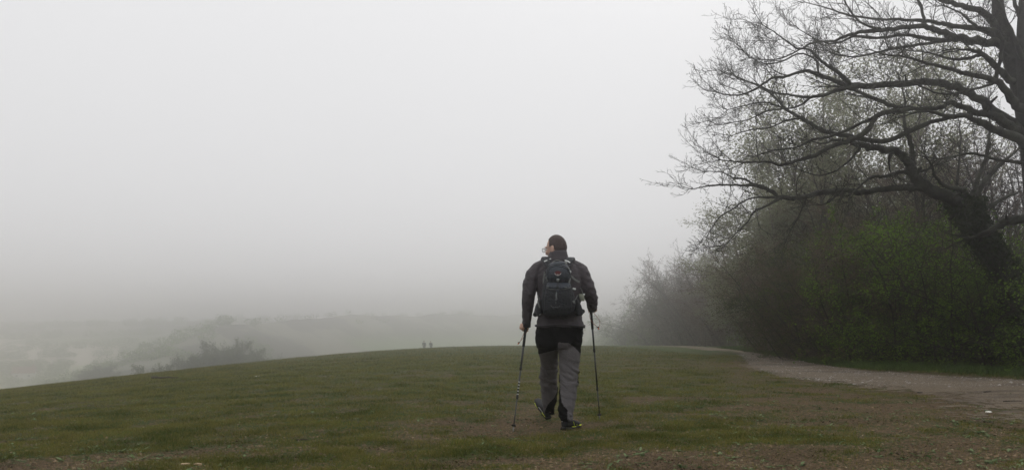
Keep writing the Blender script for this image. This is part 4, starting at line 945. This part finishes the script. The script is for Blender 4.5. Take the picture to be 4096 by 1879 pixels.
# --- hands closed round the pole grips
LH, LT = c1(271, 1074, .315), c2(135, 1108, -.07); RH, RT = c1(955, 884, .50), c2(1050, 997, .74)
LT.z = gz(MO.x+LT.x, MO.y+LT.y)-MO.z-.012; RT.z = gz(MO.x+RT.x, MO.y+RT.y)-MO.z-.012
def hand(G, tip, wrist, side):
    """G: centre of the grip; fingers wrap the front from outside to inside; side -1 left, +1 right"""
    A = (G-tip).normalized(); o = Vector((side, 0, 0)); o = (o-A*o.dot(A)).normalized(); f = Vector((0, 1, 0)); f = (f-A*f.dot(A)-o*f.dot(o)).normalized()
    out = [limbt([(wrist, .028), (wrist*.5+(G+o*.03)*.5, .030), (G+o*.033+A*.012-f*.004, .031), (G+o*.034-A*.012-f*.002, .029)], 12)]
    for k, (h, L_, r) in enumerate(((.034, 1., .0098), (.0125, 1.06, .0102), (-.009, 1., .0098), (-.0295, .84, .0086))):
        base = G+A*h; pts = []
        for j, ang in enumerate((-8, 34, 80, 128, 172, 205)):
            t = R(ang*L_); rad = .033-.0035*j/2
            pts.append((base+(o*math.cos(t)+f*math.sin(t))*rad+A*(.004*math.sin(t)), r*(1.08-.05*j)))
        out.append(limbt(pts, 8))
    th_ = [(G+o*.026+A*.030-f*.016, .0145), (G+o*.010+A*.043-f*.030, .0130), (G-o*.012+A*.040-f*.030, .0112), (G-o*.029+A*.030-f*.014, .0096)]
    out.append(limbt(th_, 8)); return out
parts += hand(LH, LT, shoL[-1][0], -1); parts += hand(RH, RT, shoR[-1][0], 1)
bd = fuse(parts, .0035, 2); body = addm('body', bd, SKIN, man)
# hair: short cap over the skull, receding at the temple
def hairsel(d):
    l, f, u = d
    if f > .05: lim = .16+.80*f-.2*max(0, .35-abs(l))*2*f+ (.12 if abs(l) > .45 and f > .35 else 0)
    elif abs(l) > .72: lim = .04-.7*max(0, -f)
    else: lim = -.30+.25*f
    if abs(l) > .6 and -.25 < f < .28: lim = max(-.16 if f > .12 else .10, min(lim, .10)) if f > -.12 else -.2
    return u > lim + .02*math.sin(19*l+13*f)
HV = headmesh(skull, hairsel, 80, .0035); add('hair', HV, HAIR, man)
for s in (1, -1):
    add('eye', ball(hp(.032*s, .086, .000), .012, .010, .010, HM, 8), WHI, man)
# glasses
gl = None
fr = []
def tubeline(pts, r, n=6): return ringtube(pts, r, n, False)
for s in (1, -1):
    c = hp(.034*s, .116, -.006)
    loop = [c+HM@Vector((.025*math.cos(t), -.003*abs(math.cos(t))*(1), .0185*math.sin(t))) for t in np.linspace(0, 6.2832, 24, endpoint=False)]
    fr.append(ringtube(loop, .0021, 6)); fr.append(tubeline([hp(.059*s, .113, 0), hp(.075*s, .09, .003), hp(.081*s, .03, .006), hp(.082*s, -.01, .006), hp(.081*s, -.03, -.012)], .0019))
fr.append(tubeline([hp(.009, .117, .002), hp(0, .119, .005), hp(-.009, .117, .002)], .0018))
gl = add('glasses', join(fr), mat('wire_frame', (.06, .06, .07), .3, .8), man)
lens = bpy.data.materials.new('lens_glass'); lens.use_nodes = True; q = lens.node_tree.nodes['Principled BSDF']; q.inputs['Transmission Weight'].default_value = 1; q.inputs['Roughness'].default_value = .02; q.inputs['IOR'].default_value = 1.05
for s in (1, -1): add('lens', ball(hp(.034*s, .116, -.006), .0235, .0012, .0172, HM, 10), lens, gl)

# --- shoes (heel at origin, toe along +Y)
def shoe(name, heel, fwd, up, roll=0):
    f = fwd.normalized(); s = f.cross(up).normalized(); u = s.cross(f)
    B = lambda x, y, z: heel+s*x+f*y+u*z
    def sect(y, hw, z0, z1, sup=2.6, sh=0): c = B(sh, y, (z0+z1)/2); return (c, hw, (z1-z0)/2, s, u)
    root_ = add(name, loft([sect(-.012, .018, .03, .085), sect(0, .031, .022, .105), sect(.03, .036, .02, .118), (B(0, .065, .068), .037, .052, s, u), (B(0, .10, .063), .040, .044, s, u), (B(.002, .15, .052), .046, .034, s, u), (B(.003, .20, .046), .047, .028, s, u), (B(.002, .25, .04), .041, .022, s, u), (B(0, .285, .034), .026, .015, s, u)], 20, 2.3), SHB, man)
    add('sole', loft([(B(0, -.02, .022), .02, .014, s, u), (B(0, -.01, .016), .033, .017, s, u), (B(0, .03, .014), .040, .016, s, u), (B(0, .10, .014), .038, .013, s, u), (B(.003, .19, .015), .050, .014, s, u), (B(.002, .26, .020), .042, .014, s, u), (B(0, .298, .028), .022, .010, s, u)], 20, 3), SOLE, root_)
    return root_, B
rh = c2(672, 1096, .02); rh.z = .003
rs, B = shoe('shoe', rh, Vector((.155, .235, 0)), Vector((0, 0, 1)))
tag(rs, 'right shoe flat on the ground, black with acid yellow laces')
add('laces', join([tubeline([B(.046, .12, .035), B(.042, .11, .07), B(.02, .105, .098)], .0024), tubeline([B(.05, .165, .03), B(.044, .155, .06), B(.018, .14, .088)], .0024), tubeline([B(.02, .105, .098), B(.018, .14, .088), B(.0, .12, .1)], .003)]), YEL, rs)
add('toe_trim', loft([(B(.036, .205, .03), .008, .008, Vector((0, 0, 1)), Vector((1, 0, 0))), (B(.044, .23, .028), .01, .007, Vector((0, 0, 1)), Vector((1, 0, 0))), (B(.036, .262, .028), .008, .007, Vector((0, 0, 1)), Vector((1, 0, 0)))], 8), YEL, rs)
add('side_trim', tubeline([B(.043, .08, .03), B(.05, .1, .027), B(.053, .135, .028)], .004), YEL, rs)
add('heel_tab', tubeline([B(-.012, -.014, .08), B(-.012, -.01, .1), B(-.014, 0, .115)], .0035), WHI, rs)
lh = c2(508, 978, .80); lh.z = max(lh.z, gz(MO.x+lh.x, MO.y+lh.y)-MO.z+.002)
ls, B = shoe('shoe', lh, Vector((-.115, .225, .155)), Vector((-.12, -.5, 1)))
tag(ls, 'left shoe striding forward with its toe raised')
add('side_trim', tubeline([B(-.037, .0, .035), B(-.043, .03, .05), B(-.046, .06, .052)], .003), YEL, ls)
add('heel_stripe', tubeline([B(-.041, .05, .058), B(-.044, .10, .066), B(-.044, .14, .06)], .003), WHI, ls)
add('toe_trim', tubeline([B(-.050, .16, .03), B(-.052, .2, .04), B(-.047, .235, .045)], .0034), YEL, ls)

# ------------------------------------------------------------------ backpack
pack = empty('backpack', MO+c1(605, 960, .05)); PO = pack.location-MO
tag(pack, 'slate and black hiking backpack with grey straps on the back of the walking man', 'backpack')
def padd(name, VF, mats, parent=None, smooth=True):
    V, F = VF; return obj_pd(name, [v-PO for v in V], F, mats, parent or pack, smooth)
def bag(rows, back, sup=2.8):                        # rows: (cy, xl, xr, dy of outer face)
    out = []
    for cy, xl, xr, fy in rows:
        dm = (back+fy)/2; out.append((c1((xl+xr)/2, cy, dm), M((xr-xl)/2, dm), (back-fy)/2, Vector((1, 0, 0)), Vector((0, 1, 0))))
    return out
def pfuse(name, parts, vox, m, fn, mi=None):
    me = fuse(parts, vox, 2); relief(me, fn)
    co = np.empty(len(me.vertices)*3, np.float32); me.vertices.foreach_get('co', co); co = co.reshape(-1, 3)-np.array(PO, np.float32); me.vertices.foreach_set('co', co.ravel()); me.update()
    return addm(name, me, m, pack)
def nylon(co): x, y, z = co[:, 0], co[:, 1], co[:, 2]; return .010*(fbm(x*16+y*9+3, z*15+x*5, 3, 81)-.5)+.004*(np.abs(fbm(x*34, z*42+x*14+y*9, 2, 82)-.5)*2-.3)
main = pfuse('main_bag', [loft(bag([(982, 520, 700, .03), (965, 478, 745, -.01), (930, 452, 772, -.04), (870, 438, 790, -.055), (800, 432, 790, -.06), (720, 436, 775, -.055), (650, 446, 752, -.04), (590, 462, 750, -.02), (520, 474, 745, -.005), (460, 490, 735, .01), (420, 512, 712, .03), (395, 545, 685, .05)], .15), 24, 2.8)], .006, [PKD], nylon)
lid = pfuse('top_pocket', [loft(bag([(600, 540, 690, .0), (590, 508, 722, -.04), (560, 492, 738, -.065), (520, 486, 742, -.075), (480, 488, 738, -.072), (445, 502, 724, -.058), (420, 530, 700, -.03), (408, 560, 675, -.005)], .06), 24, 2.5)], .005, [PK], nylon)
flap = pfuse('stretch_pocket', [loft(bag([(968, 515, 705, -.035), (940, 480, 740, -.068), (880, 466, 756, -.088), (800, 462, 756, -.095), (720, 470, 750, -.09), (672, 476, 745, -.078), (650, 486, 735, -.06)], .0), 24, 3)], .005, [PKD], nylon)
hood = pfuse('pocket_hood', [loft(bag([(676, 540, 690, -.082), (664, 490, 738, -.088), (644, 482, 744, -.085), (622, 490, 742, -.072), (604, 505, 730, -.05)], -.0), 24, 3)], .0045, [PK], nylon)
rim = []
for s in (1, -1):                                    # the yoke above the pocket
    pass
yoke = pfuse('yoke', [loft(bag([(432, 500, 715, -.01), (412, 515, 705, -.02), (396, 535, 690, -.01), (386, 560, 672, .02)], .12), 24, 2.4)], .005, [PK], nylon)
for s, cx, lab in ((-1, 405, 'side_pocket'), (1, 812, 'side_pocket')):
    pts = [(905+(20 if s < 0 else 10), 30), (880, 44), (840, 40), (800, 28), (770, 14)]
    rr = [(c1(cx+(0 if s < 0 else 10)+(-s)*(905-cy)*.18, cy, .08), M(w_), .055, Vector((1, 0, 0)), Vector((0, 1, 0))) for cy, w_ in ((955, 22), (935, 44), (905, 48), (860, 42), (815, 30), (780, 16))]
    pfuse(lab, [loft(rr, 16, 2.4)], .005, [PKD], nylon)
# hip-belt wings
for pts in ([(430, 890, .06), (395, 915, .1), (370, 938, .16), (372, 925, .22)], [(800, 900, .06), (845, 895, .1), (868, 905, .16), (860, 900, .24)]):
    padd('hip_belt', limbt([(c1(*p), .03-.004*k) for k, p in enumerate(pts)]), PKD)
bv = [];
dg = bpy.context.evaluated_depsgraph_get()
def bvh(objs):
    V, F = [], []
    for o in objs:
        b0 = len(V); V += [v.co+PO for v in o.data.vertices]; F += [tuple(i+b0 for i in p.vertices) for p in o.data.polygons]
    return BVHTree.FromPolygons(V, F)
BV = bvh([main, lid, flap, hood, yoke]+[o for o in pack.children if o.name.startswith('side_pocket')]); 
JB = BVHTree.FromPolygons([v.co for v in jk.vertices], [tuple(p.vertices) for p in jk.polygons])
EYEL = Vector((0, 0, EYE))-MO
def onto(cx, cy, off=.002, trees=None):
    tgt = c1(cx, cy, .2); d = (tgt-EYEL).normalized(); best = None
    for T in (trees or (BV, JB)):
        h = T.ray_cast(EYEL, d)
        if h[0] is not None and (best is None or h[3] < best[3]): best = h
    if best is None: return c1(cx, cy, .1), Vector((0, -1, 0))
    return best[0]+best[1]*off, best[1]
def strap(name, pts, wpx, m, parent=None, off=.002, th=.0022, trees=None, sub=4):
    """a webbing strip lying on the pack or jacket"""
    P = catmull([(x, y, 0) for x, y in pts], sub); L_ = [onto(p[0], p[1], off, trees) for p in P]; V, F = [], []
    w = M(wpx)/2
    for i, (p, n_) in enumerate(L_):
        t = (L_[min(i+1, len(L_)-1)][0]-L_[max(i-1, 0)][0]).normalized(); s = t.cross(n_).normalized()
        V += [p-s*w-n_*th, p+s*w-n_*th, p+s*w+n_*th, p-s*w+n_*th]
    m_ = len(L_)
    for i in range(m_-1):
        for k in range(4): F.append((i*4+k, i*4+(k+1) % 4, (i+1)*4+(k+1) % 4, (i+1)*4+k))
    F += [(3, 2, 1, 0), tuple((m_-1)*4+k for k in range(4))]
    return padd(name, (V, F), m, parent, False)
def buckle(cx, cy, wpx, hpx, m, rot=0, th=.006, name='buckle'):
    p, n_ = onto(cx, cy, .004); r_ = R(rot); ex = Vector((math.cos(r_), 0, math.sin(r_))); ex = (ex-n_*ex.dot(n_)).normalized(); ey = n_.cross(ex); V = []
    a, b = M(wpx)/2, M(hpx)/2
    for z, k in ((-th, 1), (th*.5, 1), (th, .8)):
        for sx, sy in ((-1, -.7), (-.7, -1), (.7, -1), (1, -.7), (1, .7), (.7, 1), (-.7, 1), (-1, .7)): V.append(p+ex*a*sx*k+ey*b*sy*k+n_*z)
    F = [tuple(range(8))[::-1], tuple(range(16, 24))]
    for j in range(2):
        for k in range(8): F.append((j*8+k, j*8+(k+1) % 8, (j+1)*8+(k+1) % 8, (j+1)*8+k))
    return padd(name, (V, F), m, None, False)
# piping and zip lines
strap('lid_piping', [(500, 520), (498, 480), (515, 445), (555, 424), (610, 418), (665, 428), (705, 450), (728, 490), (732, 520)], 5, WEBD, lid, .003)
strap('lid_zip', [(512, 500), (515, 468), (545, 442), (605, 434), (665, 444), (708, 470), (716, 500)], 4, PKD, lid, .002)
strap('hood_piping', [(486, 654), (520, 672), (560, 674), (650, 672), (700, 668), (738, 652)], 5, WEB, hood, .002)
# side compression straps, light grey
strap('compression_strap', [(470, 510), (462, 550), (456, 608)], 17, WEB, None, .004)
strap('compression_strap', [(484, 545), (496, 575), (500, 590)], 10, WEB, None, .004)
strap('compression_strap', [(738, 560), (728, 585), (722, 606)], 13, WEB, None, .004)
strap('compression_strap', [(745, 530), (770, 560), (800, 582), (832, 598)], 22, WEB, None, .004)
strap('compression_strap', [(402, 735), (408, 770), (400, 800), (410, 840), (416, 868)], 13, WEB, None, .004)
strap('compression_strap', [(812, 735), (800, 765), (778, 800)], 8, WEB, None, .004)
strap('webbing_tail', [(782, 815), (805, 850), (825, 895), (838, 940)], 22, WEBD, None, .006)
strap('centre_strap', [(608, 560), (607, 600), (606, 640)], 16, WEBD, None, .003)
buckle(608, 572, 26, 30, BUCK); buckle(603, 655, 30, 18, WEBD); buckle(604, 690, 20, 26, PK); buckle(776, 670, 36, 20, REFL, -5); buckle(770, 808, 30, 26, WEB, -40); buckle(413, 770, 32, 26, WEB, 15)
buckle(692, 655, 26, 9, WEB, -20, name='zip_puller'); buckle(502, 652, 9, 24, WEB, -25, name='zip_puller'); buckle(718, 455, 22, 14, WEB, 40); buckle(735, 490, 22, 18, BUCK, 60); buckle(468, 500, 16, 20, WEB, 70); buckle(418, 938, 22, 10, WEB, 40)
# haul loop
hl = [onto(552, 398, .004)[0], c1(566, 380, .02), c1(590, 370, .015), c1(615, 370, .015), c1(640, 380, .02), onto(664, 402, .004)[0]]
padd('haul_loop', tubeline([Vector(p) for p in catmull([tuple(p) for p in hl], 4)], .0042), WEB)
# shoulder straps: padded, over the shoulders
def pad(name, pts, w, th):
    V, F = [], []; P = [Vector(p) for p in catmull([tuple(c1(*q)) for q in pts], 4)]
    for i, p in enumerate(P):
        t = (P[min(i+1, len(P)-1)]-P[max(i-1, 0)]).normalized(); s = Vector((1, 0, 0)); s = (s-t*s.dot(t)).normalized(); n_ = t.cross(s)
        for k in range(12): a = 6.2832*k/12; V.append(p+s*w*math.copysign(abs(math.cos(a))**.6, math.cos(a))+n_*th*math.copysign(abs(math.sin(a))**.6, math.sin(a)))
    m = len(P)
    for i in range(m-1):
        for k in range(12): F.append((i*12+k, i*12+(k+1) % 12, (i+1)*12+(k+1) % 12, (i+1)*12+k))
    F += [tuple(range(12)), tuple((m-1)*12+k for k in range(12))[::-1]]
    return padd(name, (V, F), PKD)
sL = pad('shoulder_strap', [(530, 430, .10), (505, 400, .13), (488, 368, .17), (482, 345, .23), (478, 345, .30), (470, 372, .37), (462, 440, .40), (455, 560, .415)], M(46), .011)
sR = pad('shoulder_strap', [(690, 430, .10), (712, 400, .13), (730, 370, .17), (738, 350, .23), (742, 350, .30), (748, 376, .37), (756, 440, .40), (760, 560, .415)], M(46), .011)
SB = bvh([sL, sR]); A3 = (SB, BV, JB)
strap('reflective_bar', [(463, 384), (480, 378), (496, 372)], 12, REFL, None, .003, trees=A3); strap('reflective_bar', [(512, 360), (526, 357), (536, 354)], 13, REFL, None, .003, trees=A3)
strap('reflective_bar', [(682, 372), (708, 380), (735, 396)], 13, REFL, None, .003, trees=A3)
strap('load_lifter', [(505, 340), (510, 370), (516, 400)], 20, WEBD, None, .007, trees=A3)
strap('load_lifter', [(694, 385), (690, 398), (684, 412)], 26, WEB, None, .007, trees=A3)
# round badge on the lid: dull red disc, pale spread-winged bird
p, n_ = onto(608, 506, .001); ex = Vector((1, 0, 0)); ex = (ex-n_*ex.dot(n_)).normalized(); ey = n_.cross(ex); ey = ey if ey.z > 0 else -ey
def disc(c, rx, ry, th, n=28): return [c+ex*rx*math.cos(t)+ey*ry*math.sin(t)+n_*z for z in (-.004, th) for t in np.linspace(0, 6.2832, n, endpoint=False)], [tuple(range(n))[::-1], tuple(range(n, 2*n))]+[(k, (k+1) % n, n+(k+1) % n, n+k) for k in range(n)]
bd_ = padd('badge', disc(p, M(32), M(24), .0035), REDM, None, False)
bp_ = lambda a, b: p+ex*a+ey*b+n_*.0045
padd('bird_mark', join([tubeline([bp_(-.030, .002), bp_(-.024, -.009), bp_(-.013, -.0155), bp_(-.002, -.0155)], .0022), tubeline([bp_(.030, .002), bp_(.024, -.009), bp_(.013, -.0155), bp_(.002, -.0155)], .0022),
     tubeline([bp_(0, -.006), bp_(0, -.012), bp_(0, -.022)], .0026), tubeline([bp_(-.007, -.024), bp_(0, -.021), bp_(.007, -.024)], .002)]), REFL, bd_, False)
# stitched-on lettering down the pocket and the faint bird outline below it
def letters(txt, cx, cy, size, m, name, parent):
    cu = bpy.data.curves.new('t', 'FONT'); cu.body = txt; cu.size = size; cu.extrude = .0008; cu.align_x = 'CENTER'; cu.align_y = 'CENTER'; cu.space_character = 1.12
    o = bpy.data.objects.new('t', cu); COL.objects.link(o); dg = bpy.context.evaluated_depsgraph_get(); me = bpy.data.meshes.new_from_object(o.evaluated_get(dg)); bpy.data.objects.remove(o)
    p, n_ = onto(cx, cy, .003); ex = Vector((0, 0, -1)); ex = (ex-n_*ex.dot(n_)).normalized(); ey = n_.cross(ex)
    me.transform(Matrix.Translation(p-PO)@Matrix((ex, ey, n_)).transposed().to_4x4()); me.materials.clear(); return link(name, me, m, parent)
letters('MANTA', 590, 752, .022, BUCK, 'lettering', flap); q = letters('28', 586, 812, .014, WEB, 'lettering', flap)
strap('bird_outline', [(532, 838), (545, 856), (565, 864), (582, 860), (600, 864), (618, 858), (630, 842)], 3, WEB, flap, .001)
# small pale camera pouch hanging at his right side
po = MO+c1(860, 745, .16); pc = empty('camera_pouch', po); tag(pc, 'small pale grey-green pouch hanging under the right arm of the walking man', 'pouch')
PCH = mat('pale_pouch', (.2, .22, .17), .7, noise_=(40, (.28, .29, .23), .2)); 
def rel(VF): return [v-(po-MO) for v in VF[0]], VF[1]
obj_pd('case', *rel(loft([(c1(866, 796, .16), .018, .012, Vector((1, 0, 0)), Vector((0, 1, 0))), (c1(864, 788, .16), .023, .017, Vector((1, 0, 0)), Vector((0, 1, 0))), (c1(856, 740, .16), .025, .019, Vector((1, 0, 0)), Vector((0, 1, 0))), (c1(848, 722, .16), .019, .013, Vector((1, 0, 0)), Vector((0, 1, 0)))], 16, 3.5)), PCH, pc)
obj_pd('clip', *rel(ball(c1(882, 728, .15), .010, .005, .010)), REFL, pc)
obj_pd('cord', *rel(tubeline([c1(845, 660, .18), c1(862, 690, .15), c1(872, 730, .145), c1(880, 768, .15), c1(872, 790, .15)], .003)), WEB, pc)

# ------------------------------------------------------------------ walking poles
def pole(G, T, label, marks, cordpts, cx):
    A = (G-T).normalized(); L_ = (G-T).length; o = empty('walking_pole', MO+T); tag(o, label, 'walking pole', None)
    at_ = lambda s: T+A*s
    def seg(name, s0, s1, r0, r1, m, extra=()):
        P = [at_(s0)]+[at_(s0+(s1-s0)*t) for t, _ in extra]+[at_(s1)]; rr = [r0]+[r for _, r in extra]+[r1]; d = A; u = d.cross(Vector((1, 0, 0))).normalized(); v = d.cross(u)
        V, F = loft([(p, r, r, u, v) for p, r in zip(P, rr)], 14); return obj_pd(name, [q-T for q in V], F, m, o)
    grip = seg('grip', L_-.20, L_+.075, .013, .011, PGRIP, ((.2, .0135), (.5, .0125), (.62, .0150), (.7, .0135), (.85, .0155), (.95, .018)))
    up = seg('upper_shaft', L_-.41, L_-.19, .0088, .0098, POLE); seg('lock', L_-.44, L_-.40, .0085, .0115, WEBD, ((.5, .0125),))
    mid = seg('middle_shaft', .34, L_-.42, .0078, .0078, POLE); seg('lock', .325, .365, .0075, .0105, WEBD, ((.5, .0115),))
    seg('lower_shaft', .05, .33, .0052, .0062, POLE); seg('basket', .062, .084, .006, .009, PGRIP, ((.3, .024), (.55, .021))); seg('tip', 0, .062, .0025, .0065, PTIP, ((.3, .0035), (.6, .006)))
    for s in marks: seg('marking', s, s+.006, .0086, .0086, REFL).parent = o
    st = [Vector(p) for p in catmull([tuple(c1(*p)) for p in cordpts], 4)]
    V, F = tubeline(st, .0021); w_ = obj_pd('wrist_cord', [q-T for q in V], F, ORG, o)
    return o, w_
o, w_ = pole(LH, LT, 'hiking pole held in the left hand, planted close beside the feet', (.37, .40, .43, .46, .49, L if False else .62), [(255, 1120, .30), (240, 1160, .29), (215, 1215, .28), (199, 1232, .28), (215, 1215, .275), (246, 1180, .28), (272, 1135, .28), (290, 1110, .30)], 0)
T = LT
def lock_tassel(w_, T, a, b):
    V, F = ball(c1(*a), .012, .007, .006); obj_pd('toggle', [q-T for q in V], F, PGRIP, w_)
    p = c1(*a); V, F = loft([(p, .004, .004, Vector((1, 0, 0)), Vector((0, 1, 0))), (c1(*b)*.5+p*.5, .0065, .004, Vector((1, 0, 0)), Vector((0, 1, 0))), (c1(*b), .003, .002, Vector((1, 0, 0)), Vector((0, 1, 0)))], 8); obj_pd('tassel', [q-T for q in V], F, ORG2, w_)
lock_tassel(w_, LT, (199, 1232, .28), (188, 1252, .28))
o, w_ = pole(RH, RT, 'hiking pole held in the right hand, planted a step ahead of the man', (.74,), [(975, 912, .50), (1005, 945, .48), (1035, 985, .47), (1049, 1020, .47), (1044, 1055, .47), (1028, 1072, .47), (1005, 1052, .48), (978, 1028, .50), (950, 990, .50), (940, 940, .50), (948, 912, .50)], 0)
lock_tassel(w_, RT, (1028, 1072, .47), (1040, 1096, .47))

# ------------------------------------------------------------------ two far strollers
def stroller(X, d, topY, coat, legs, label, hat, lean):
    p = at(X, 1400, d); g = tz(p.x, p.y); topz = EYE-(topY-HY)/FPX*d; h = topz-g; k = h/1.74
    o = empty('person', (p.x, p.y, g)); o.scale = (k, k, k); tag(o, label, 'person', None)
    Z = lambda x, y, z: Vector((x, y, z)); U = Vector((1, 0, 0)); W_ = Vector((0, 1, 0))
    head = [ball(Z(lean*1.0, .03, 1.62), .078, .095, .115, None, 8), limbt([(Z(lean*.9, .01, 1.42), .06), (Z(lean, .02, 1.54), .055)], 8)]
    torso = [(Z(0, 0, .92), .17, .12), (Z(0, 0, 1.1), .165, .12), (Z(lean*.6, 0, 1.3), .2, .13), (Z(lean*.8, 0, 1.42), .17, .1), (Z(lean*.9, 0, 1.48), .08, .07)]
    arm = [[(Z(s*.19+lean*.7, 0, 1.4), .06), (Z(s*.26+lean*.4, -.04, 1.15), .05), (Z(s*.22, .1*s, .93), .042)] for s in (-1, 1)]
    lg = [[(Z(s*.09, 0, .9), .1), (Z(s*.1, s*.1+.04, .5), .075), (Z(s*.1, s*.16-.04, .1), .055), (Z(s*.1, s*.16+.04, .04), .045)] for s in (-1, 1)]
    hands = [ball(Z(s*.22, .1*s, .86), .035, .045, .06, None, 6) for s in (-1, 1)]
    me = fuse(head+[hrings([(c, a*.85, b*.85) for c, a, b in torso])]+[limbt([(c, r*.75) for c, r in a], 8) for a in arm+lg]+hands, .012, 1)
    addm('body', me, SKIN, o)
    me = fuse([hrings(torso)]+[limbt(a, 8) for a in arm], .014, 1); addm('coat', me, coat, o)
    me = fuse([hrings([(Z(0, 0, .7), .14, .12), (Z(0, 0, .86), .17, .125), (Z(0, 0, .95), .165, .12)])]+[limbt(a, 8) for a in lg], .014, 1); addm('trousers', me, legs, o)
    V, F = ball(Z(lean, .02, 1.66), .085, .1, .09, None, 8); obj_pd('hat' if hat else 'hair', V, F, legs if hat else HAIR, o)
    return o
CG = mat('grey_green_coat', (.012, .015, .014), .8); CP = mat('dark_plum_coat', (.015, .012, .015), .8); CD = mat('dark_far_trousers', (.03, .03, .035), .8)
a = stroller(1697, 119, 1361, CG, CD, 'left of two tiny far-off walkers on the misty skyline, in a paler grey coat', False, -.04)
b = stroller(1724, 119, 1363, CP, CD, 'right of two tiny far-off walkers on the misty skyline, in a darker coat, leaning', True, -.07)
